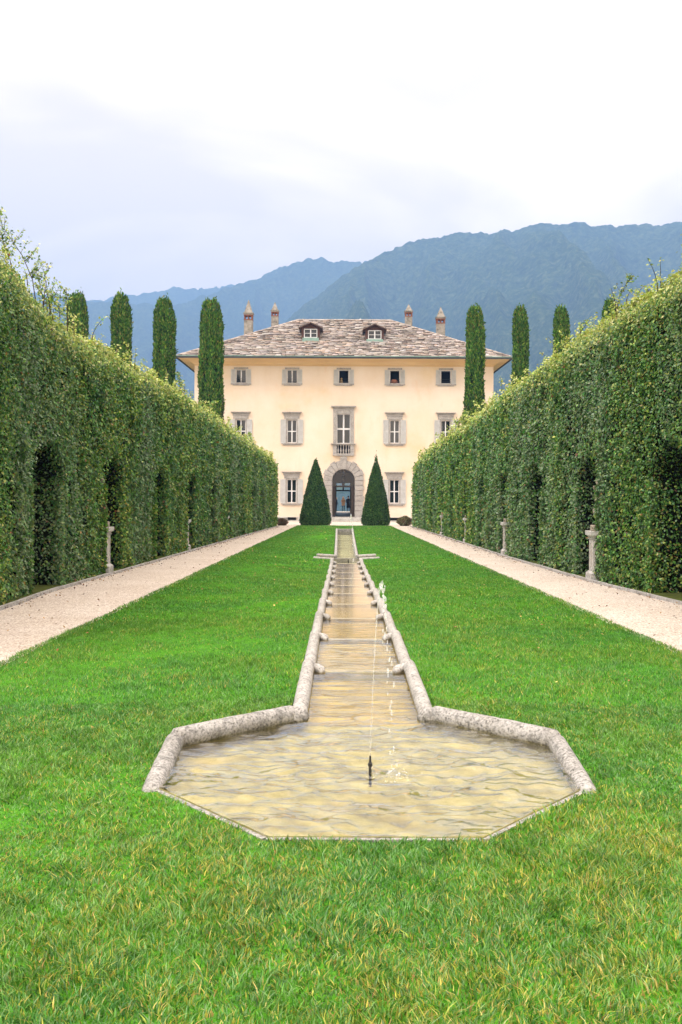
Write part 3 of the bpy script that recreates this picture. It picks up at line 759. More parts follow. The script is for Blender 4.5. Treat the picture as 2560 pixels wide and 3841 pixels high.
def body_joints(s=1.0, arms=None, legs=None, lean=(0, 0)):
    H = lambda x, y, z: (x*s, y*s, z*s)
    J = [(H(0, 0, .95), .125*s), (H(0, 0, 1.12), (.115*s, .085*s)), (H(0, -.01, 1.32), (.145*s, .10*s)), (H(0, 0, 1.46), .06*s), (H(0, -.01, 1.54), .05*s),
         (H(0, -.02, 1.61), (.07*s, .085*s)), (H(0, -.02, 1.70), (.075*s, .09*s)), (H(0, -.01, 1.765), .045*s)]
    E = [(0, 1), (1, 2), (2, 3), (3, 4), (4, 5), (5, 6), (6, 7)]
    arms = arms or [[(-.19, 0, 1.41), (-.24, .02, 1.14), (-.22, -.06, .90), (-.21, -.08, .81)], [(.19, 0, 1.41), (.24, .02, 1.14), (.22, -.06, .90), (.21, -.08, .81)]]
    legs = legs or [[(-.09, 0, .88), (-.10, -.01, .50), (-.10, .02, .09), (-.11, -.13, .035)], [(.09, 0, .88), (.10, -.01, .50), (.10, .02, .09), (.11, -.13, .035)]]
    for a in arms:
        b = len(J)
        for p, r in zip(a, (.058, .043, .030, .028)): J.append((H(*p), r*s))
        E += [(2, b), (b, b+1), (b+1, b+2), (b+2, b+3)]
    for a in legs:
        b = len(J)
        for p, r in zip(a, (.09, .058, .04, .035)): J.append((H(*p), r*s))
        E += [(0, b), (b, b+1), (b+1, b+2), (b+2, b+3)]
    return J, E
SKIN = m_simple('skin', (.55, .33, .24), .6, .3, .05)
def cloth(n, rgb): return m_simple(n, rgb, .85, .15, .15, 10)
def person(x, y, z, rot, s, label, coat, trousers, hairc, hair_long, coat_len=.62, bag=False):
    root = empty('person', (x, y, z), label, 'person'); root.rotation_euler = (0, 0, rot)
    J, E = body_joints(s, arms=[[(-.19, 0, 1.41), (-.25, .03, 1.15), (-.13, -.16, 1.02), (-.05, -.20, 1.0)], [(.19, 0, 1.41), (.25, .03, 1.15), (.14, -.16, .98), (.06, -.20, .96)]])
    skinned('body', J, E, [SKIN, cloth('trousers', trousers), coat], root, lambda c: 0 if c.z > 1.49*s else (2 if c.z > .95*s else (1 if c.z > .06*s else 1)))
    mb = MB(); mb.lathe([(.205*s, coat_len*s), (.20*s, .8*s), (.165*s, 1.05*s), (.185*s, 1.25*s), (.205*s, 1.38*s), (.13*s, 1.46*s), (.07*s, 1.50*s)], (0, 0, 0), 16, 0, 1, .72)
    me_o = mb.build('coat', coat, None, smooth=True); me_o.parent = root
    mb = MB(); mb.ball((0, .02*s, 1.69*s), (.092*s, .10*s, .105*s), 12, 8)
    if hair_long:
        mb.sweep([(0, .05*s, 1.70*s), (0, .10*s, 1.55*s), (0, .13*s, 1.38*s), (0, .13*s, 1.25*s)], [.08*s, .10*s, .10*s, .05*s], 10)
        for q in (-1, 1): mb.sweep([(q*.07*s, -.02*s, 1.68*s), (q*.10*s, -.08*s, 1.5*s), (q*.10*s, -.13*s, 1.32*s)], [.04*s, .045*s, .02*s], 8)
    h = mb.build('hair', cloth('hair', hairc), None, smooth=True); h.parent = root
    return root
TY = 116.0
person(.02, TY, -1.07, 0, 1.02, 'person with long blond hair in a tan coat facing the garden', cloth('tan_coat', (.38, .24, .14)), (.012, .012, .016), (.45, .28, .16), True, .72)
person(.62, TY-.3, -1.07, R(200), 1.08, 'tall person in long black coat standing beside the tan coat', cloth('black_coat', (.010, .010, .013)), (.012, .012, .014), (.015, .012, .010), False, .42)
person(-.82, TY+.2, -1.07, R(100), .98, 'person with grey hair in dark jacket half hidden by the door frame', cloth('navy_jacket', (.03, .035, .05)), (.10, .12, .15), (.35, .27, .22), False, .80)

def statue(sgn, ynear, label_p, label_s, proto=[None, None]):
    f = float(interp(ynear, HX[sgn])); x = sgn*(f+(.17 if sgn < 0 else .08)); y = ynear+.34; zb = float(zside(y))-.02
    root = empty('statue_pedestal', (x, y, zb), label_p, 'pedestal', 'stone pedestals in the hedge niches')
    if proto[0] is None:
        mb = MB()
        def sq(w0, w1, z0, z1):
            mb.add([(x-w0, y-w0, zb+z0), (x+w0, y-w0, zb+z0), (x+w0, y+w0, zb+z0), (x-w0, y+w0, zb+z0), (x-w1, y-w1, zb+z1), (x+w1, y-w1, zb+z1), (x+w1, y+w1, zb+z1), (x-w1, y+w1, zb+z1)],
                   [(0, 3, 2, 1), (4, 5, 6, 7), (0, 1, 5, 4), (1, 2, 6, 5), (2, 3, 7, 6), (3, 0, 4, 7)])
        sq(.165, .165, .22, .90); o = mb.build('shaft', PED, root, bevel=.006); proto[0] = [o]
        mb = MB(); sq(.225, .225, 0, .17); sq(.225, .168, .171, .219); proto[0].append(mb.build('base', PED, root, bevel=.006))
        mb = MB(); sq(.185, .185, .901, .925); sq(.168, .215, .926, .985); sq(.235, .235, .986, 1.08); proto[0].append(mb.build('cap', PED, root, bevel=.006))
        # carved panel on the four sides
        mb = MB()
        for a in range(4):
            c, s_ = math.cos(a*PI/2), math.sin(a*PI/2)
            pts = []
            for q in range(29):
                u = q/28*2*PI; px = .075*math.copysign(abs(math.cos(u))**.5, math.cos(u)); pz = .56+.25*math.copysign(abs(math.sin(u))**.6, math.sin(u))
                d = .1655; pts.append((x+c*d-s_*px, y+s_*d+c*px, zb+pz))
            mb.sweep(pts, .007, 5, 0, 0, False)
        proto[0].append(mb.build('panel_moulding', STAT, root))
    else:
        for o in proto[0]:
            c = o.copy(); COL.objects.link(c); c.parent = root
    st = empty('statue', (x, y, zb+1.08), label_s, 'statue', 'weathered garden statues in the hedge niches')
    if proto[1] is None:
        s = .56
        J, E = body_joints(s, arms=[[(-.19, 0, 1.41), (-.36, -.05, 1.25), (-.27, -.16, 1.43), (-.20, -.18, 1.52)], [(.19, 0, 1.41), (.33, .05, 1.19), (.30, -.12, 1.0), (.22, -.16, .95)]],
                           legs=[[(-.10, 0, .88), (-.20, -.16, .52), (-.14, .03, .12), (-.17, -.09, .05)], [(.10, 0, .88), (.13, 0, .48), (.10, .02, .10), (.13, -.13, .05)]])
        J = [((p[0], p[1], p[2]+.12), tuple(q*1.22 for q in (r if hasattr(r, '__len__') else (r, r)))) for p, r in J]
        b = skinned('body', J, E, [STAT], st, None, 2)
        mb = MB(); mb.box(-.17, .17, -.17, .17, 0, .125); p = mb.build('plinth', STAT, None, bevel=.02); p.parent = st
        mb = MB(); mb.sweep([(.10*s, .08*s, .12), (.14*s, .11*s, .38), (.05*s, .09*s, .62), (-.14*s, -.06*s, .68), (-.2*s, -.05*s, .60)], [.075, .07, .06, .05, .03], 10, 0, .08)
        d = mb.build('drapery', STAT, None, smooth=True); d.parent = st
        mb = MB(); mb.ball((0, 0, 1.725*s+.12), (.098*s, .115*s, .10*s), 12, 8)
        hh = mb.build('hair', STAT, None, smooth=True); hh.parent = st
        proto[1] = [b, p, d, hh]
    else:
        for o in proto[1]:
            c = o.copy(); COL.objects.link(c); c.parent = st
    st.rotation_euler = (0, 0, R(100) if sgn < 0 else R(-100))
PR = [None, None]
statue(-1, 22.0, 'pale stone pedestal carrying the statue in the shoot hedge niche nearest the pond', 'weathered statue with its bent knee out, in the hedge with the wild shoot', PR)
statue(1, 20.35, 'biggest pale pedestal in the pedestal hedge, nearest the pond', 'weathered statue in the niche of the pedestal hedge nearest the pond', PR)
for k, (s, y) in enumerate([(1, 30.55), (1, 40.55), (1, 50.55), (-1, 33.0), (-1, 43.4)]):
    w = ['second', 'third', 'fourth', 'second', 'third'][k]; hn = 'pedestal hedge' if s > 0 else 'shoot hedge'
    statue(s, y, f'slim pale pedestal, {w} from the pond in the {hn}', f'statue almost hidden by leaves, {w} from the pond in the {hn}', PR)

# ------------------------------------------------------------------ villa
HY = 93.2; BY = 112.4; ZG = -1.49; PXM = 23.6
fz = lambda y: 1.6+(1125-y)/PXM
WX = 14.55; ZW = 13.75
villa = empty('villa', (0, HY, ZG), 'cream villa with grey shutters, arched stone door and wide stone slab roof', 'villa')
COLX = [-10.02, -5.05, -.02, 4.95, 9.92]
TOPZ = (fz(881), fz(850)); MIDZ = (fz(1018), fz(965)); LOWZ = (fz(1156), fz(1102))
holes = []
for i, x in enumerate(COLX):
    holes.append((x-.50, x+.50, TOPZ[0], TOPZ[1]))
    if i != 2: holes.append((x-.47, x+.47, MIDZ[0], MIDZ[1]))
    if i in (1, 3): holes.append((x-.47, x+.47, LOWZ[0], LOWZ[1]))
    if i in (1, 3): holes.append((x-.45, x+.45, ZG+.1, ZG+.37))
holes.append((-.68, .68, fz(1019.5), fz(951)))
holes.append((-1.32, 1.32, ZG+.42, 3.75))
def wall_holes(mb, x0, x1, z0, z1, y, holes, depth, mi=0, mr=0):
    xs = sorted({x0, x1, *[h[0] for h in holes], *[h[1] for h in holes]}); zs = sorted({z0, z1, *[h[2] for h in holes], *[h[3] for h in holes]})
    for a, b in zip(xs, xs[1:]):
        for c, d in zip(zs, zs[1:]):
            cx, cz = (a+b)/2, (c+d)/2
            if any(h[0] < cx < h[1] and h[2] < cz < h[3] for h in holes): continue
            mb.add([(a, y, c), (b, y, c), (b, y, d), (a, y, d)], [(0, 1, 2, 3)], mi)
    for a, b, c, d in holes:
        mb.add([(a, y, c), (b, y, c), (b, y, d), (a, y, d), (a, y+depth, c), (b, y+depth, c), (b, y+depth, d), (a, y+depth, d)],
               [(0, 4, 5, 1), (1, 5, 6, 2), (2, 6, 7, 3), (3, 7, 4, 0)], mr)
mb = MB()
wall_holes(mb, -WX, WX, ZG-.5, ZW, HY, holes, .40)
wall_holes(mb, -WX, WX, ZG-.5, ZW, BY, [(-.85, .85, ZG+.42, 2.40)], -.5)
mb.add([(-WX, HY, ZG-.5), (-WX, BY, ZG-.5), (-WX, BY, ZW), (-WX, HY, ZW)], [(0, 3, 2, 1)])
mb.add([(WX, HY, ZG-.5), (WX, BY, ZG-.5), (WX, BY, ZW), (WX, HY, ZW)], [(0, 1, 2, 3)])
mb.build('wall', STUCCO, villa)
# interior: dark rooms with floors, and the through hall
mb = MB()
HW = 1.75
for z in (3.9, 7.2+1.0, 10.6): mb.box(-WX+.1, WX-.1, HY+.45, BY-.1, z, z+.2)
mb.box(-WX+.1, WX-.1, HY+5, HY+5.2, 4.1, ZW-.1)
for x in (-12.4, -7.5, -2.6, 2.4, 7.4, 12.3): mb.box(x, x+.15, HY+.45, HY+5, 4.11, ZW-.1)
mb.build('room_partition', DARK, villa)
HALLW = m_simple('hall_plaster', (.12, .095, .07), .8, .2); HALLC = m_simple('hall_beams', (.07, .05, .035), .6, .3, .3, 4)
mb = MB(); mb.box(-HW-.1, -HW, HY+.41, BY-.51, ZG+.3, 3.85); mb.box(HW, HW+.1, HY+.41, BY-.51, ZG+.3, 3.85)
mb.build('hall_wall', HALLW, villa)
mb = MB(); mb.box(-HW, HW, HY+.41, BY-.51, 3.70, 3.85)
for k in range(22): mb.box(-HW, HW, HY+.9+k*.8, HY+1.02+k*.8, 3.56, 3.699)
mb.box(-.12, .12, HY+.5, BY-.6, 3.44, 3.559)
mb.build('hall_ceiling', HALLC, villa)
HFL = m_simple('polished_hall_floor', (.15, .145, .145), .35, .4, .3, 1.2)
mb = MB(); mb.box(-HW, HW, HY-.02, BY+.0, ZG, ZG+.419); mb.build('hall_floor', HFL, villa)
# back door frame
mb = MB()
z0 = ZG+.42
for a, b in ((-.85, -.80), (.80, .85)): mb.box(a, b, BY-.3, BY-.2, z0, 2.40)
for a, b in ((1.40, 1.56), (1.90, 2.08), (2.36, 2.40)): mb.box(-.80, .80, BY-.3, BY-.2, a, b)
mb.box(-.09, .09, BY-.3, BY-.2, 1.56, 1.90); mb.box(-.16, .16, BY-.3, BY-.2, 2.08, 2.36)
mb.build('back_door_frame', BROWN, villa)
# front door frame: dark posts, transom and arched rim
SPR = fz(1104.2); RA = 1.09
mb = MB()
for a, b in ((-1.09, -.80), (.72, 1.02)): mb.box(a, b, HY+.30, HY+.42, z0, 1.82)
mb.box(-1.09, 1.09, HY+.30, HY+.42, 1.821, 1.96); mb.box(-1.09, -1.03, HY+.30, HY+.4, 1.961, SPR); mb.box(1.03, 1.09, HY+.30, HY+.4, 1.961, SPR)
n = 20; arc = []
for i in range(n+1):
    a = PI*i/n; arc.append((math.cos(a), math.sin(a)))
for i in range(n):
    (c0, s0), (c1, s1) = arc[i], arc[i+1]
    mb.extr([(RA*c0*.955, SPR+RA*s0*.955), (RA*c0, SPR+RA*s0), (RA*c1, SPR+RA*s1), (RA*c1*.955, SPR+RA*s1*.955)], HY+.3, HY+.4)
fd = mb.build('front_door_frame', BROWN, villa)
# open door leaves folded inwards
for a, b in ((1.0, 1.06), (-1.06, -1.0)): mb = MB(); mb.box(a, b, HY+.45, HY+1.3, z0+.02, 1.8); mb.build('door_leaf', BROWN, villa)
# fanlight glass
FGL = bpy.data.materials.new('fanlight_glass'); FGL.use_nodes = True; t = NT(FGL); t.n.remove(t.b)
tr = t.add('ShaderNodeBsdfTransparent'); gl = t.add('ShaderNodeBsdfGlossy', {'Roughness': .03}); mx = t.add('ShaderNodeMixShader'); mx.inputs[0].default_value = .02
t.l.new(tr.outputs[0], mx.inputs[1]); t.l.new(gl.outputs[0], mx.inputs[2]); t.l.new(mx.outputs[0], t.o.inputs[0])
mb = MB(); mb.extr([(-1.03, 1.97), (1.03, 1.97)]+[(1.04*c, SPR+1.04*s) for c, s in arc], HY+.345, HY+.355); g = mb.build('fanlight', FGL, villa)
# lantern
lan = empty('hanging_lantern', (-.04, HY+1.6, 3.5), 'black iron lantern hanging inside the arched doorway', 'lantern')
mb = MB(); x, y = -.04, HY+1.6
mb.sweep([(x, y, 3.7), (x, y, 3.05)], .012, 6); mb.lathe([(.02, 3.08), (.05, 3.02), (.13, 2.92), (.15, 2.86), (.15, 2.83)], (x, y, 0), 8)
for k in range(6):
    a = k*PI/3; mb.sweep([(x+.14*math.cos(a), y+.14*math.sin(a), 2.84), (x+.10*math.cos(a), y+.10*math.sin(a), 2.52)], .009, 5)
mb.lathe([(.11, 2.5), (.11, 2.53), (.04, 2.54)], (x, y, 0), 8); mb.lathe([(.01, 2.42), (.03, 2.47), (.10, 2.499)], (x, y, 0), 8)
mb.build('lantern_frame', NOZ, lan)
mb = MB(); mb.lathe([(.085, 2.55), (.115, 2.82)], (x, y, 0), 6); mb.build('lantern_glass', FGL, lan)

# portal
portal = MB()
def vous(r0, r1, a0, a1, y0, y1):
    n = 5; p = [(r0*math.cos(a0+(a1-a0)*i/n), SPR+r0*math.sin(a0+(a1-a0)*i/n)) for i in range(n+1)]
    q = [(r1*math.cos(a1+(a0-a1)*i/n), SPR+r1*math.sin(a1+(a0-a1)*i/n)) for i in range(n+1)]
    return p+q
J = .016
nv = 11; outer = [1.95, 2.06, 1.96, 2.07, 1.95, 2.02, 1.95, 2.07, 1.96, 2.06, 1.95]
for k in range(nv):
    if k == 5: continue
    a0 = PI*k/nv+J*.7; a1 = PI*(k+1)/nv-J*.7
    poly = vous(RA+.05, outer[k], a0, a1, 0, 0)
    portal.extr(poly[::-1][::-1], HY-.14, HY+.29)
    portal.extr(vous(RA, RA+.051, PI*k/nv, PI*(k+1)/nv, 0, 0), HY-.10, HY+.292)
portal.extr(vous(RA, RA+.051, PI*5/nv, PI*6/nv, 0, 0), HY-.10, HY+.292)
zj = [SPR, fz(1115.9), fz(1126.8), fz(1139.2), fz(1151.6), fz(1162.3), fz(1173.3), z0-.35]
for i in range(7):
    for s in (-1, 1):
        w = 1.98 if i % 2 else 1.90
        if i == 6: w = 2.0
        a, b = sorted((s*(RA+(.05 if i < 6 else 0)), s*w)); portal.box(a, b, HY-.14, HY+.29, zj[i+1]+(J if i < 6 else 0), zj[i]-J)
        if i < 6:
            a, b = sorted((s*RA, s*(RA+.049))); portal.box(a, b, HY-.10, HY+.292, zj[i+1], zj[i])
backing = MB()
for k in range(24):
    backing.extr(vous(RA+.03, 1.88, PI*k/24, PI*(k+1)/24, 0, 0), HY-.06, HY-.004)
for s in (-1, 1):
    a, b = sorted((s*(RA+.03), s*1.84)); backing.box(a, b, HY-.06, HY-.004, z0, SPR)
po = portal.build('door_surround', TRIM, villa, bevel=.018)
bo = backing.build('joint', m_simple('stone_joint', (.20, .18, .16), .95, .1), po); bo.location = (0, 0, 0)
ks = MB(); ks.extr([(-.20, SPR+RA+.0), (.20, SPR+RA+.0), (.35, SPR+2.28), (.10, SPR+2.34), (.10, fz(1048.5)), (-.10, fz(1048.5)), (-.10, SPR+2.34), (-.35, SPR+2.28)], HY-.22, HY+.28)
ks.build('keystone', TRIM, po, bevel=.015)
# steps
mb = MB()
for k, (w, d) in enumerate(((2.15, .45), (2.75, .85), (3.1, 1.25))):
    zt = ZG+.42-.14*k; mb.box(-w, w, HY-d, HY-.005, ZG-.2, zt-.035); mb.box(-w-.03, w+.03, HY-d-.03, HY-.006, zt-.034, zt-.0005*(k+1))
mb.build('doorstep', STEP, villa, bevel=.008)
# base course and basement windows
mb = MB()
def base_seg(a, b): mb.box(a, b, HY-.10, HY-.004, ZG-.3, ZG+.44)
for s in (-1, 1):
    for a, b in ((1.99, 4.45), (5.45, 14.6)):
        p, q = sorted((s*a, s*b)); base_seg(p, q)
    p, q = sorted((s*4.451, s*5.449)); mb.box(p, q, HY-.099, HY-.004, ZG+.37, ZG+.437); mb.box(p, q, HY-.099, HY-.004, ZG-.3, ZG+.10)
mb.build('base_course', STEP, villa, bevel=.01)
for s in (-1, 1):
    mb = MB(); mb.box(s*4.95-.47, s*4.95+.47, HY+.1, HY+.14, ZG+.08, ZG+.38)
    w = mb.build('basement_window', DARK, villa)
    mb = MB()
    for k in range(9): mb.box(s*4.95-.44+k*.107, s*4.95-.425+k*.107, HY-.03, HY-.015, ZG+.10, ZG+.37)
    mb.box(s*4.95-.45, s*4.95+.45, HY-.034, HY-.031, ZG+.225, ZG+.245)
    mb.build('grille', GUTTER, w)
# cornice band under eaves and coved soffit
EX = 15.98; EY0 = 91.72; EY1 = BY+1.48; ZE = fz(827)+.15
mb = MB(); mb.box(-WX-.04, WX+.04, HY-.05, HY-.003, ZW-.16, ZW+.02)
mb.build('eaves_band', SOFFIT, villa)
mb = MB()
pr = [(-.02, ZW-.02), (.12, ZW+.02), (.35, ZW+.20), (.65, ZW+.30), (1.05, ZW+.38), (1.44, ZW+.47)]
for (d0, h0), (d1, h1) in zip(pr, pr[1:]):
    A = [(-WX-d0, HY-d0), (WX+d0, HY-d0), (WX+d0, BY+d0), (-WX-d0, BY+d0)]; B = [(-WX-d1, HY-d1), (WX+d1, HY-d1), (WX+d1, BY+d1), (-WX-d1, BY+d1)]
    for i in range(4):
        j = (i+1) % 4
        mb.add([(*A[i], h0), (*A[j], h0), (*B[j], h1), (*B[i], h1)], [(0, 3, 2, 1)])
mb.build('soffit', SOFFIT, villa)

# roof: underlay plus individual irregular slabs in one mesh
RX = WX+1.48; RY0 = HY-1.5; RY1 = BY+1.5; ZR = ZW+.60; RUN = (RY1-RY0)/2; RISE = 5.42; PIT = RISE/RUN
RXR = RX-RUN; YM = (RY0+RY1)/2; ZT = ZR+RISE
roof = MB()
c4 = [(-RX, RY0, ZR), (RX, RY0, ZR), (RX, RY1, ZR), (-RX, RY1, ZR), (-RXR, YM, ZT), (RXR, YM, ZT)]
roof.add(c4, [(0, 1, 5, 4), (1, 2, 5), (2, 3, 4, 5), (3, 0, 4)])
ro = roof.build('roof', TILEBASE, villa)
TV = []; TQ = []; TC = []; toff = 0
SLC = [(.42, .375, .345), (.47, .43, .41), (.38, .325, .29), (.44, .345, .285), (.33, .285, .26), (.50, .47, .455), (.40, .365, .325), (.28, .245, .225)]
def slope_tiles(P0, U, S, N, length, width_at, nrows):
    """P0 eave start corner, U along eave, S up the slope (unit), N normal"""
    global toff
    P0, U, S, N = map(Vector, (P0, U, S, N)); dl = length/nrows
    for r in range(-0, nrows):
        s0 = r*dl; a, b = width_at(s0); x = a-random.random()*.5
        off = random.uniform(-.03, .03)
        while x < b:
            w = random.uniform(.35, 1.05); x1 = x+w
            aa, bb = width_at(s0+dl*.9)
            if x1 > a-.05 and x < b+.05:
                xa, xb = max(x, a-.05), min(x1, b+.05)
                if xb-xa > .12:
                    h = dl*random.uniform(1.25, 1.75); lift = random.uniform(.05, .14); s = s0-.04+off+random.uniform(-.05, .05)
                    g = .012; jl = random.uniform(.02, .35)*(xb-xa); jr = random.uniform(.02, .35)*(xb-xa)
                    dn = random.uniform(-.03, .05)
                    def pt(u, v, l): return P0+U*u+S*v+N*l
                    xt0 = xa+max(0, aa-a)*1.0*0; 
                    pts = [(xa+g, s+.45*h*random.uniform(.3, .7)), (xa+jl, s-dn*.5), ((xa+xb)/2+random.uniform(-.1, .1)*(xb-xa), s-dn-.02), (xb-jr, s-dn*.3), (xb-g, s+.45*h*random.uniform(.3, .7)), (xb-g-.02, s+h), (xa+g+.02, s+h)]
                    n = len(pts)
                    # keep inside hips
                    q = []
                    for u, v in pts:
                        la, lb = width_at(max(0, min(v, length))); q.append((min(max(u, la-.03), lb+.03), min(v, length)))
                    lf = lambda v: lift+(.012-lift)*min(1, max(0, (v-s)/h))
                    top = [pt(u, v, lf(v)+.03) for u, v in q]; bot = [pt(u, v, lf(v)-.015) for u, v in q]
                    c = Vector(random.choice(SLC))*random.uniform(.72, 1.12); c = [c.x*random.uniform(.96, 1.06), c.y, c.z*random.uniform(.95, 1.06)]
                    TV.extend(top+bot); TC.extend([c]*n+[[v*.55 for v in c]]*n)
                    k = toff
                    TQ.append((k, k+1, k+5, k+6)); TQ.append((k+1, k+2, k+4, k+5)); TQ.append((k+2, k+3, k+4, k+4))
                    for i in range(5):
                        TQ.append((k+n+i, k+n+i+1, k+i+1, k+i))
                    toff += 2*n
            x = x1
sl = math.hypot(RUN, RISE); ux = RUN/sl; uz = RISE/sl
slope_tiles((-RX, RY0, ZR), (1, 0, 0), (0, ux, uz), (0, -uz, ux), sl, lambda s: (s*ux, 2*RX-s*ux), 46)
slope_tiles((RX, RY0, ZR), (0, 1, 0), (-ux, 0, uz), (uz, 0, ux), sl, lambda s: (s*ux, 2*RUN-s*ux), 40)
slope_tiles((-RX, RY1, ZR), (0, -1, 0), (ux, 0, uz), (-uz, 0, ux), sl, lambda s: (s*ux, 2*RUN-s*ux), 40)
TQ4 = np.array([q for q in TQ if q[2] != q[3]]); TQ3 = np.array([q[:3] for q in TQ if q[2] == q[3]])
np_mesh('roof_slabs', np.array([tuple(v) for v in TV]), TQ4, TQ3, TILE, ro, np.array(TC))
mb = MB()      # ridge and hip cap stones
def caps(p, q, n):
    p, q = Vector(p), Vector(q)
    for i in range(n):
        a = p.lerp(q, i/n); b = p.lerp(q, (i+.93)/n); d = (q-p).normalized(); s = d.cross(Vector((0, 0, 1))).normalized()*.16; u = Vector((0, 0, .07+random.uniform(0, .02)))
        mb.add([a-s-u*.3, a+u, a+s-u*.3, b-s-u*.3, b+u*.8, b+s-u*.3], [(0, 1, 4, 3), (1, 2, 5, 4), (0, 2, 1), (3, 4, 5)])
caps((-RXR, YM, ZT+.05), (RXR, YM, ZT+.05), 26)
for sx in (-1, 1): caps((sx*RX, RY0, ZR+.06), (sx*RXR, YM, ZT+.06), 36)
mb.build('ridge_caps', m_simple('ridge_stone', (.34, .30, .27), .85, .2, .3, 3), ro)
# gutter and fascia
mb = MB()
g0 = .06
for (a, b, c, d) in ((-RX-.07, RX+.07, RY0-.12, RY0-.02), (-RX-.07, RX+.07, RY1+.02, RY1+.12)): mb.box(a, b, c, d, ZR-.20, ZR+.0)
for (a, b) in ((-RX-.12, -RX-.02), (RX+.02, RX+.12)): mb.box(a, b, RY0-.0199, RY1+.0199, ZR-.20, ZR+.0)
mb.build('gutter', GUTTER, ro)
mb = MB()
mb.box(-RX-.10, RX+.10, RY0-.15, RY0-.121, ZR-.03, ZR+.03); mb.box(-RX-.09, RX+.09, RY0-.10, RY0-.0, ZR+.001, ZR+.045)
mb.build('copper_trim', COPPER, ro)
# chimneys
def chimney(px, ptop, Y, w, hb, label, s=1):
    x = (px-786)*Y/2200+CX; zt = 1.6+(1125-ptop)*Y/2200; h = w/2
    zb = ZR+PIT*max(0, min(Y-RY0, RX-abs(x)))-.6
    mb = MB(); capz = zt-hb; z1 = capz-.62*s
    mb.box(x-h, x+h, Y-h, Y+h, zb, z1, 0)
    mb.box(x-h*1.05, x+h*1.05, Y-h*1.05, Y+h*1.05, z1, z1+.10, 1)
    for sx in (-1, 1):
        for sy in (-1, 1): mb.box(x+sx*h-(.13 if sx > 0 else 0), x+sx*h+(0 if sx > 0 else .13), Y+sy*h-(.13 if sy > 0 else 0), Y+sy*h+(0 if sy > 0 else .13), z1+.10, z1+.42*s, 1)
    for sy in (-1, 1): mb.box(x-.05, x+.05, Y+sy*(h-.06)-.05, Y+sy*(h-.06)+.05, z1+.10, z1+.42*s, 1)
    mb.box(x-.03, x+.03, Y-h+.14, Y+h-.14, z1+.10, z1+.42*s, 2)
    mb.box(x-h*1.06, x+h*1.06, Y-h*1.06, Y+h*1.06, z1+.42*s, z1+.52*s, 1)
    mb.box(x-h*1.12, x+h*1.12, Y-h*1.12, Y+h*1.12, z1+.52*s, capz+.03, 0)
    mb.box(x-h*1.22, x+h*1.22, Y-h*1.22, Y+h*1.22, capz+.03, capz+.08, 0)
    r = h*.98; mb.add([(x-r, Y-r, capz+.08), (x+r, Y-r, capz+.08), (x+r, Y+r, capz+.08), (x-r, Y+r, capz+.08), (x-.06, Y-.06, zt-.08), (x+.06, Y-.06, zt-.08), (x+.06, Y+.06, zt-.08), (x-.06, Y+.06, zt-.08)],
           [(0, 1, 5, 4), (1, 2, 6, 5), (2, 3, 7, 6), (3, 0, 4, 7), (4, 5, 6, 7)], 0)
    mb.ball((x, Y, zt-.05), (.06, .06, .08), 8, 6, 0)
    o = mb.build('chimney', [CHIMR, BRICK, DARK], ro, bevel=.012); o['label'] = label
chimney(570, 691, 99.6, .88, 1.45, 'chimney with the tallest grey pointed cap over brick openings', 1.1)
chimney(630.5, 696, 101.6, .74, .95, 'slimmer chimney with pointed cap and red brick openings', .9)
chimney(937.5, 699, 101.8, .76, .80, 'chimney with short pyramid cap and wide slab', .9)
chimney(1011, 705, 99.8, .88, 1.15, 'thick chimney with pale pyramid cap at the hip', 1.0)
mb = MB(); mb.box(4.85, 5.15, 104.5, 104.8, ZT-2, ZT-.25); mb.lathe([(.25, ZT-.25), (.02, ZT+.2)], (5.0, 104.65, 0), 4); mb.build('chimney', CHIMR, ro)
mb = MB(); mb.lathe([(.16, ZT-.5), (.16, ZT+.08), (.2, ZT+.1), (.12, ZT+.22), (.02, ZT+.28)], (1.75, YM+.6, 0), 10); mb.build('chimney', m_simple('white_pot', (.7, .69, .66), .8), ro)
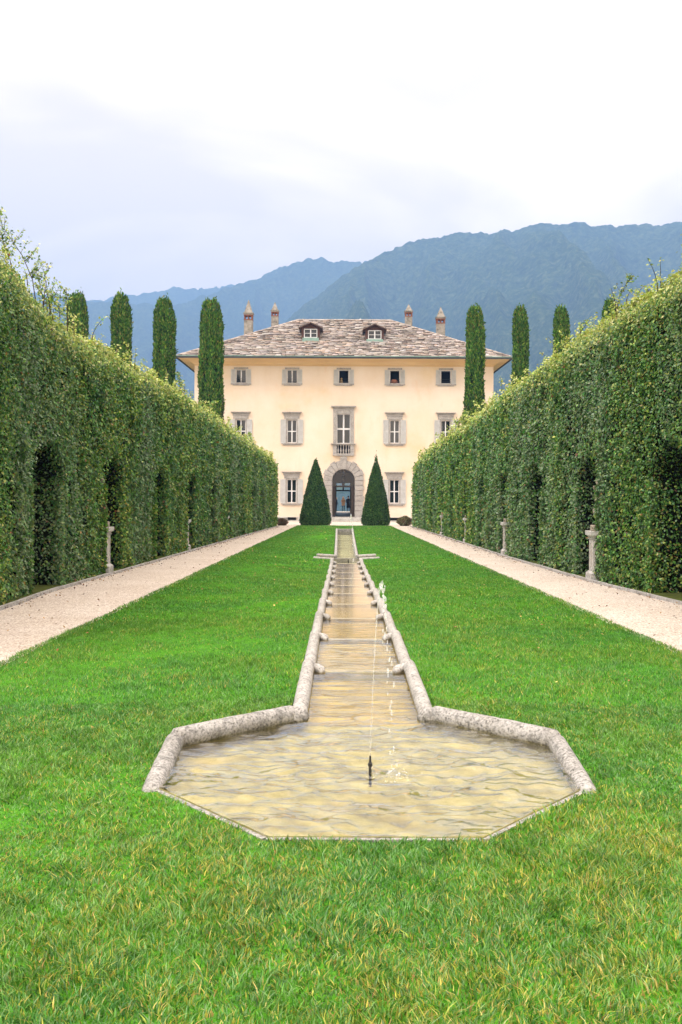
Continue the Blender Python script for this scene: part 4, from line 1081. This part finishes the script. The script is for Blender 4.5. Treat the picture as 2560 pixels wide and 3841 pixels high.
# dormers
def dormer(x, dz):
    Yf = 96.05; zs = ZR+PIT*(Yf-RY0)
    ztop_w = 1.6+(1125-756)*Yf/2200+dz; zbot_w = 1.6+(1125-776.5)*Yf/2200+dz; pk = 1.6+(1125-741)*Yf/2200+dz
    Yb = Yf+3.6
    mb = MB()
    W = .92; wh = .66
    for s in (-1, 1):
        a, b = sorted((x+s*wh, x+s*W)); mb.box(a, b, Yf, Yf+.12, zs-.1, ztop_w+.05)
        a, b = sorted((x+s*(W-.05), x+s*W)); mb.box(a, b, Yf+.121, Yb, zs-.1, ztop_w+.05)
    mb.extr([(x-W, ztop_w+.051), (x+W, ztop_w+.051), (x, pk-.16)], Yf+.02, Yf+.10)
    d = mb.build('dormer', DORM, villa)
    mb = MB()
    for s in (-1, 1):
        p = [(x, pk), (x+s*1.20, pk-.52), (x+s*1.20, pk-.62), (x, pk-.10)]
        mb.extr(p if s < 0 else p[::-1], Yf-.32, Yb)
        # barge board
        p = [(x, pk-.05), (x+s*1.12, pk-.56), (x+s*1.12, pk-.68), (x, pk-.17)]
        mb.extr(p if s < 0 else p[::-1], Yf-.26, Yf-.20, 1)
    mb.build('dormer_roof', [m_simple('dormer_slab', (.14, .105, .09), .85, .1, .4, 5), DORM], d)
    mb = MB()
    z0_, z1_ = zbot_w, ztop_w
    for s in (-1, 1): mb.box(x+s*wh-.035-.03*s, x+s*wh+.035-.03*s, Yf-.02, Yf+.04, z0_, z1_)
    mb.box(x-.06, x+.06, Yf-.021, Yf+.039, z0_+.07, z1_-.07)
    for z in (z0_, z1_-.07): mb.box(x-wh+.065, x+wh-.065, Yf-.019, Yf+.038, z, z+.07)
    for s in (-1, 1): a, b = sorted((x+s*.061, x+s*(wh-.066))); mb.box(a, b, Yf-.015, Yf+.03, (z0_+z1_)/2-.02, (z0_+z1_)/2+.02)
    mb.build('dormer_window', WFRAME, d)
    mb = MB(); mb.box(x-wh+.03, x+wh-.03, Yf+.041, Yf+.05, z0_, z1_); mb.build('pane', GLASS, d)
    mb = MB(); mb.box(x-.84, x+.84, Yf-.12, Yf-.001, zs-.15, zbot_w-.01); mb.box(x-.84, x+.84, Yf-.30, Yf-.121, zs-.2, zs+.06); mb.build('copper_flashing', COPPER, d)
dormer(-3.36+.0, 0); dormer(3.07, -.12)

# windows
def shutter_mb(mb, x0, x1, z0, z1, y, rails=(0, 1)):
    t = .05; st = .055
    mb.box(x0, x0+st, y-t, y, z0, z1); mb.box(x1-st, x1, y-t, y, z0, z1)
    bars = [z0, z1-st]+([(z0+z1)/2-st/2] if z1-z0 > 1.6 else [])
    for b in bars: mb.box(x0+st, x1-st, y-t+.001, y-.001, b, b+st)
    bars = sorted(bars)
    for b0, b1 in zip(bars, bars[1:]):
        n = int((b1-b0-st)/.078); 
        for k in range(n):
            z = b0+st+(b1-b0-st)*(k+.5)/n
            mb.add([(x0+st, y-.046, z-.034), (x1-st, y-.046, z-.034), (x1-st, y-.012, z+.022), (x0+st, y-.012, z+.022),
                    (x0+st, y-.040, z-.040), (x1-st, y-.040, z-.040), (x1-st, y-.006, z+.016), (x0+st, y-.006, z+.016)],
                   [(0, 1, 2, 3), (7, 6, 5, 4), (0, 4, 5, 1), (3, 2, 6, 7)])
    mb.box(x0+st, x1-st, y-.006, y-.002, z0+st, z1-st)
def window(i, x, z0, z1, hw, kind, frame=True, opened=False):
    yf = HY+.16
    mb = MB(); fr = .065
    for s in (-1, 1): a, b = sorted((x+s*hw*.999, x+s*(hw-fr))); mb.box(a, b, yf, yf+.06, z0+.001, z1-.001)
    for z in (z0+.001, z1-fr): mb.box(x-hw+fr, x+hw-fr, yf+.001, yf+.059, z, z+fr-.001)
    if not opened:
        mb.box(x-.055, x+.055, yf-.01, yf+.05, z0+fr, z1-fr)
        if kind != 'top':
            zz = z0+(z1-z0)*.5
            for s in (-1, 1): a, b = sorted((x+s*.055, x+s*(hw-fr))); mb.box(a, b, yf-.005, yf+.045, zz-.05, zz+.05)
    w = mb.build('window', WFRAME, villa)
    if not opened:
        mb = MB(); mb.box(x-hw+fr, x+hw-fr, yf+.061, yf+.068, z0+fr, z1-fr); mb.build('pane', GLASS, w)
        # rooms behind
    if kind == 'top':
        mb = MB(); yr = HY+.05
        mb.box(x-hw, x+hw, yr, yr+.02, z0+.42, z0+.44); mb.box(x-hw, x+hw, yr, yr+.02, z0+.05, z0+.07); mb.box(x-hw, x+hw, yr, yr+.02, z0+.20, z0+.215)
        for k in range(9):
            xx = x-hw+(k+.5)*2*hw/9; mb.sweep([(xx, yr+.01, z0+.07), (xx+.03, yr+.01, z0+.13), (xx, yr+.01, z0+.2)], .008, 4)
        mb.build('railing', GUTTER, w)
        sw = .46; so = .02
        for s in (-1, 1):
            a, b = sorted((x+s*(hw+so), x+s*(hw+so+sw))); m2 = MB(); shutter_mb(m2, a, b, z0-.02, z1+.02, HY-.02); m2.build('shutter', SHUT, w)
        mb = MB(); mb.box(x-.70, x+.70, HY-.055, HY-.003, z1+.021, z1+.20); mb.build('lintel', TRIM, w)
        mb = MB(); mb.box(x-1.0, x+1.0, HY-.10, HY-.003, z0-.16, z0-.021); mb.box(x-.82, x+.82, HY-.07, HY-.003, z0-.24, z0-.161); mb.build('sill', TRIM, w)
    else:
        for s in (-1, 1):
            m2 = MB(); a, b = sorted((x+s*(hw+.13), x+s*(hw+.64))); shutter_mb(m2, a, b, z0-.02, z1+.02, HY-.03); m2.build('shutter', SHUT, w)
        mb = MB()
        for s in (-1, 1): a, b = sorted((x+s*(hw+.0), x+s*(hw+.125))); mb.box(a, b, HY-.035, HY+.05, z0, z1)
        mb.box(x-hw-.125, x+hw+.125, HY-.034, HY+.05, z1, z1+.09)
        mb.box(x-.74, x+.74, HY-.06, HY-.003, z1+.091, z1+.58); mb.box(x-.80, x+.80, HY-.09, HY-.002, z1+.38, z1+.579)
        mb.build('lintel', TRIM, w, bevel=.006)
        mb = MB(); zc = z1+.581; mb.box(x-.84, x+.84, HY-.14, HY-.003, zc, zc+.06); mb.box(x-.90, x+.90, HY-.20, HY-.003, zc+.061, zc+.11); mb.box(x-.97, x+.97, HY-.26, HY-.003, zc+.111, zc+.17); mb.build('cornice', TRIM, w)
        mb = MB(); mb.box(x-1.0, x+1.0, HY-.14, HY-.003, z0-.13, z0-.021); mb.box(x-.85, x+.85, HY-.09, HY-.003, z0-.24, z0-.131); mb.build('sill', TRIM, w)
    return w
for i, x in enumerate(COLX):
    window(i, x, TOPZ[0], TOPZ[1], .50, 'top', opened=i >= 2)
    if i != 2: window(i, x, MIDZ[0], MIDZ[1], .47, 'mid')
    if i in (1, 3): window(i, x, LOWZ[0], LOWZ[1], .47, 'low')
# objects standing inside the open windows
mb = MB(); x = COLX[2]; z = TOPZ[0]; CUR = m_simple('straw_figure', (.42, .29, .13), .9)
mb.lathe([(.02, 0), (.11, .05), (.13, .2), (.09, .33), (.06, .36), (.09, .42), (.08, .52), (.01, .56)], (x-.22, HY+.30, z+.02), 12)
tag(mb.build('vase', CUR, None, smooth=True), 'straw coloured vase in the open middle window under the eaves', 'vase')
mb = MB(); x = COLX[3]; mb.lathe([(.02, 0), (.30, .03), (.36, .18), (.33, .30), (.22, .40), (.01, .45)], (x-.05, HY+.42, z+.02), 18)
tag(mb.build('basket', m_simple('rust_basket', (.36, .15, .09), .9), None, smooth=True), 'rust red round basket in an open window under the eaves', 'basket')
# balcony window in the middle
x = -.02; z0w, z1w = fz(1019.5), fz(951)
mb = MB(); yf = HY+.18
for s in (-1, 1): a, b = sorted((s*.679+x, s*.60+x)); mb.box(a, b, yf, yf+.06, z0w, z1w)
mb.box(x-.075, x+.075, yf-.01, yf+.05, z0w, z1w-.081); zz = fz(984.9)
for z in (z0w, z1w-.08): 
    for s in (-1, 1): a, b = sorted((s*.0751+x, s*.60+x)); mb.box(a, b, yf+.001, yf+.059, z, z+.079)
for s in (-1, 1): a, b = sorted((s*.076+x, s*.60+x)); mb.box(a, b, yf-.006, yf+.046, zz-.11, zz+.06)
mb.box(x-.0749, x+.0749, yf+.001, yf+.059, z1w-.08, z1w-.001)
w = mb.build('balcony_window', WFRAME, villa)
mb = MB(); mb.box(x-.60, x+.60, yf+.061, yf+.07, z0w+.08, z1w-.08); mb.build('pane', GLASS, w)
mb = MB(); mb.box(x-1.0, x-.68, HY-.07, HY+.02, z0w, z1w); mb.box(x+.68, x+1.0, HY-.07, HY+.02, z0w, z1w); mb.box(x-1.0, x+1.0, HY-.0705, HY+.021, z1w, z1w+.26)
mb.box(x-.76, x-.66, HY-.09, HY+.10, z0w, z1w-.001); mb.box(x+.66, x+.76, HY-.09, HY+.10, z0w, z1w-.001); mb.box(x-.76, x+.76, HY-.091, HY+.10, z1w, z1w+.08)
mb.box(x-1.02, x+1.02, HY-.08, HY-.003, z1w+.261, fz(938)); mb.build('window_surround', TRIM, w, bevel=.006)
mb = MB(); zc = fz(938); mb.box(x-1.05, x+1.05, HY-.15, HY-.003, zc, zc+.07); mb.box(x-1.14, x+1.14, HY-.22, HY-.003, zc+.071, zc+.13); mb.box(x-1.22, x+1.22, HY-.30, HY-.003, zc+.131, zc+.21); mb.build('cornice', TRIM, w)
bz0, bz1 = fz(1047.5), fz(1021)
mb = MB(); mb.box(x-1.22, x+1.22, HY-.32, HY-.003, bz1, bz1+.07); mb.box(x-1.12, x+1.12, HY-.26, HY-.003, bz1-.07, bz1-.001)
mb.box(x-1.03, x-.66, HY-.20, HY-.003, bz0+.22, bz1-.071); mb.box(x+.66, x+1.03, HY-.20, HY-.003, bz0+.22, bz1-.071); mb.box(x-1.03, x+1.03, HY-.201, HY-.003, bz0, bz0+.219)
b = mb.build('balcony', TRIM, villa, bevel=.008)
mb = MB(); mb.box(x-.66, x+.66, HY-.05, HY-.003, bz0+.22, bz1-.071); mb.build('balcony_recess', DARK, b)
hB = bz1-.071-(bz0+.22)
for k in range(5):
    xx = x-.52+k*.26
    if True:
        mb = MB(); q = hB; mb.lathe([(.075, 0), (.075, .07*q), (.04, .10*q), (.06, .2*q), (.085, .32*q), (.07, .45*q), (.035, .62*q), (.035, .72*q), (.055, .78*q), (.03, .82*q), (.075, .93*q), (.075, q)], (xx, HY-.13, bz0+.22), 12)
        mb.build('baluster', TRIM, b, smooth=True)
# benches against the wall
def bench(x, label):
    mb = MB(); bo_ = empty('stone_bench', (x, HY-.35, ZG), label, 'bench', 'stone benches along the villa wall')
    mb.box(x-.85, x+.85, HY-.60, HY-.12, ZG+.34, ZG+.42); mb.build('seat', STEP, bo_, bevel=.01)
    for s in (-1, 1): mb = MB(); mb.box(x+s*.6-.1, x+s*.6+.1, HY-.54, HY-.14, ZG-.05, ZG+.339); mb.build('leg', STEP, bo_)
bench(-6.35, 'low stone bench at the wall, behind the dark red shrub'); bench(6.3, 'low stone bench at the wall, behind the reddish shrub of the pedestal hedge')
# terrace behind the villa
mb = MB(); mb.box(-16, 16, BY+.001, 118.5, -3, -1.08); tag(mb.build('terrace', STEP, None), kind='structure')

# ------------------------------------------------------------------ lake and mountains
LAKE = mat('lake_water', (.02, .055, .075), .12, .5); t = NT(LAKE)
h = t.noise(t.coord((1, .35, 1)), 1.6, 6, .65); bb = t.add('ShaderNodeBump', {'Height': h, 'Strength': .35, 'Distance': .12}); t.l.new(bb.outputs[0], t.b.inputs['Normal'])
mb = MB(); mb.add([(-4000, 117.4, -3.2), (4000, 117.4, -3.2), (4000, 4600, -3.2), (-4000, 4600, -3.2)], [(0, 1, 2, 3)]); tag(mb.build('lake', LAKE, None), kind='structure')
def mountain(name, Yr, foot, back, ridge, xr, nx, ny, seed, relief, cols):
    xs = np.linspace(-xr, xr, nx); tt = np.linspace(0, 1, ny)
    px = xs/Yr*2200+786; el = (1125-interp(px, ridge))/2200*Yr+1.6+4
    X = np.repeat(xs[None, :], ny, 0); T = np.repeat(tt[:, None], nx, 1)
    Y = foot+(Yr-foot)*T
    # ridge height, carried down the slope by spurs and gullies
    wx = X+T*0+90*fbm(X/420+seed, Y/500, 3)
    sp = 1-np.abs(fbm(wx/230+seed, Y/1500+seed*3, 3))*2.0
    sp2 = 1-np.abs(fbm(wx/90+seed*2, Y/600, 3))*2.0
    base = el[None, :]*(T**1.12)
    Z = base+relief*np.sin(PI*np.clip(T, 0, 1))**.8*((sp-.55)*1.0+(sp2-.5)*.35)*1.0
    Z += 9*fbm(X/26+seed, Y/26, 3)*np.clip(T*6, 0, 1)*(Yr/2200)+4.5*fbm(X/9, Y/9+seed, 2)*np.clip(T*6, 0, 1)*(Yr/2200)
    Z = np.where(T > .97, np.minimum(Z, el[None, :]+9*fbm(X/26+seed, Y/26, 3)+5*fbm(X/8, X/8+seed, 2)), Z)-6*(T == 0)
    # back slope
    Tb = np.linspace(0, 1, 14)[1:]; Yb = np.repeat((Yr+back*Tb)[:, None], nx, 1); Zb = Z[-1][None, :]*(1-Tb[:, None])-8*Tb[:, None]
    Xa = np.concatenate([X, np.repeat(xs[None, :], 13, 0)]); Ya = np.concatenate([Y, Yb]); Za = np.concatenate([Z, Zb])
    V = np.stack([Xa, Ya, Za-4], 2).reshape(-1, 3); nyy = ny+13
    i, j = np.meshgrid(np.arange(nyy-1), np.arange(nx-1), indexing='ij'); a = (i*nx+j).ravel()
    m = mat('mountain_forest', (.05, .09, .03), 1, 0); t = NT(m); v = t.coord()
    n1 = t.noise(v, .085, 6, .75); n2 = t.noise(v, .006, 5, .6)
    c = t.ramp(n1, [(.30, cols[0]), (.5, cols[1]), (.72, cols[2])])
    c = t.mix(c, t.ramp(n2, [(.3, (.75, .8, .8)), (.7, (1.25, 1.15, .95))]), .8, 'MULTIPLY')
    t.base(c); t.bump(n1, 1.0, 14.0)
    tag(np_mesh(name, V, np.stack([a, a+1, a+nx+1, a+nx], 1), None, m, smooth=False), kind='structure')
R1 = [(-900, 1130), (0, 1100), (450, 900), (560, 825), (644, 745), (713, 690), (780, 643), (850, 597), (868, 585), (905, 573), (935, 555), (960, 546), (985, 547), (1010, 540), (1045, 531), (1090, 533), (1130, 537), (1165, 533), (1200, 521), (1240, 514), (1275, 512), (1320, 507), (1350, 513), (1385, 516), (1420, 513), (1455, 510), (1500, 516), (1530, 511), (1568, 509), (1800, 520), (2400, 560)]
R2 = [(-900, 700), (-300, 650), (0, 672), (150, 684), (200, 691), (300, 698), (390, 702), (440, 690), (480, 675), (520, 662), (560, 650), (600, 637), (650, 613), (680, 600), (705, 591), (735, 593), (770, 603), (800, 601), (845, 597), (900, 610), (1000, 660), (1300, 700), (2400, 720)]
R3 = [(-900, 720), (100, 705), (200, 694), (250, 687), (290, 680), (330, 673), (360, 668), (400, 661), (440, 665), (490, 661), (530, 657), (600, 665), (700, 690), (2400, 720)]
FC = [(.008, .02, .008), (.05, .09, .03), (.17, .21, .09)]
mountain('mountain', 2250, 1050, 60, R1, 1900, 760, 340, 1.3, 190, FC)
mountain('mountain', 3100, 2350, 600, R2, 2600, 620, 150, 5.7, 130, FC)
mountain('mountain', 3900, 3250, 500, R3, 3100, 500, 60, 9.1, 60, FC)
# air
HZ = bpy.data.materials.new('haze_air'); HZ.use_nodes = True; t = NT(HZ); t.n.remove(t.b)
vol = t.add('ShaderNodeVolumePrincipled', {'Color': (.27, .50, 1.0, 1), 'Density': .00040, 'Anisotropy': 0.0}); t.l.new(vol.outputs[0], t.o.inputs['Volume'])
mb = MB(); mb.box(-4200, 4200, -500, 4650, -10, 845); tag(mb.build('haze', HZ, None), kind='stuff')

# ------------------------------------------------------------------ light, sky, camera
W = bpy.data.worlds.new('World'); SC.world = W; W.use_nodes = True
nt = W.node_tree; bg = nt.nodes['Background']
class D: pass
t = NT.__new__(NT); t.t = nt; t.n = nt.nodes; t.l = nt.links
SUN_EL, SUN_AZ = R(50), R(232)      # from behind the camera, a little to the left
sky = t.add('ShaderNodeTexSky', sky_type='NISHITA'); sky.sun_disc = False; sky.sun_elevation = SUN_EL; sky.sun_rotation = SUN_AZ
tc = t.add('ShaderNodeTexCoord')
sep = t.add('ShaderNodeSeparateXYZ', {0: tc.outputs['Generated']})
den = t.math('ADD', t.math('MAXIMUM', sep.outputs[2], 0.0), .16)
cmb = t.add('ShaderNodeCombineXYZ', {0: t.math('DIVIDE', sep.outputs[0], den), 1: t.math('DIVIDE', sep.outputs[1], den), 2: 0.0})
mp = t.add('ShaderNodeMapping', {'Vector': cmb.outputs[0], 'Location': (3.1, 1.4, 0), 'Scale': (1.0, 1.0, 1)})
n1 = t.add('ShaderNodeTexNoise', {'Vector': mp.outputs[0], 'Scale': 1.0, 'Detail': 7, 'Roughness': .52, 'Distortion': .5}).outputs['Fac']
cl = t.ramp(n1, [(.36, (.60, .52, .435)), (.45, (.70, .607, .505)), (.53, (.81, .705, .585)), (.66, (.95, .83, .69))])
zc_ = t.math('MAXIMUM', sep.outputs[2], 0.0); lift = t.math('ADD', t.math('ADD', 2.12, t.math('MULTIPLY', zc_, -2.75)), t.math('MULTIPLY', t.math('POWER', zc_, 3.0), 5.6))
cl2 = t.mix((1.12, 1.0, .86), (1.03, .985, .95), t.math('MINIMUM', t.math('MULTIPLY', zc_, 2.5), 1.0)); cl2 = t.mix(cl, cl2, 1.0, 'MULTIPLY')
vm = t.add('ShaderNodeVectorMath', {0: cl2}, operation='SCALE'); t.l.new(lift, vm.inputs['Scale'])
sk = t.add('ShaderNodeVectorMath', {0: sky.outputs[0]}, operation='SCALE'); sk.inputs['Scale'].default_value = .10
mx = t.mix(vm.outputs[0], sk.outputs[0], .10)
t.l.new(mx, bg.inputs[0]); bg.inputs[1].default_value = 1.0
sd = bpy.data.lights.new('sun', 'SUN'); sd.energy = 1.5; sd.angle = R(18); sd.color = (1.0, .955, .89)
so = bpy.data.objects.new('sun', sd); COL.objects.link(so)
# sun_rotation 0 = +Y, clockwise seen from above
dirv = Vector((math.sin(SUN_AZ)*math.cos(SUN_EL), math.cos(SUN_AZ)*math.cos(SUN_EL), math.sin(SUN_EL)))
so.rotation_euler = dirv.to_track_quat('Z', 'Y').to_euler(); so.location = dirv*50
cd = bpy.data.cameras.new('camera'); cam = bpy.data.objects.new('camera', cd); COL.objects.link(cam); SC.camera = cam
cd.sensor_fit = 'VERTICAL'; cd.sensor_height = 36; cd.sensor_width = 24; cd.lens = 2200/2353*36
cd.shift_y = -51.5/2353; cd.shift_x = -2/2353
cam.location = (CX, 0, 1.6); cam.rotation_euler = (R(90), -R(.25), 0)
cd.clip_start = .1; cd.clip_end = 20000
SC.view_settings.view_transform = 'Standard'; SC.view_settings.look = 'None'; SC.view_settings.gamma = 1; SC.view_settings.exposure = 1.09
SC.cycles.use_denoising = True
SC.cycles.max_bounces = 6; SC.cycles.diffuse_bounces = 3; SC.cycles.glossy_bounces = 3; SC.cycles.transmission_bounces = 3; SC.cycles.transparent_max_bounces = 12; SC.cycles.volume_bounces = 0
SC.cycles.caustics_reflective = False; SC.cycles.caustics_refractive = False
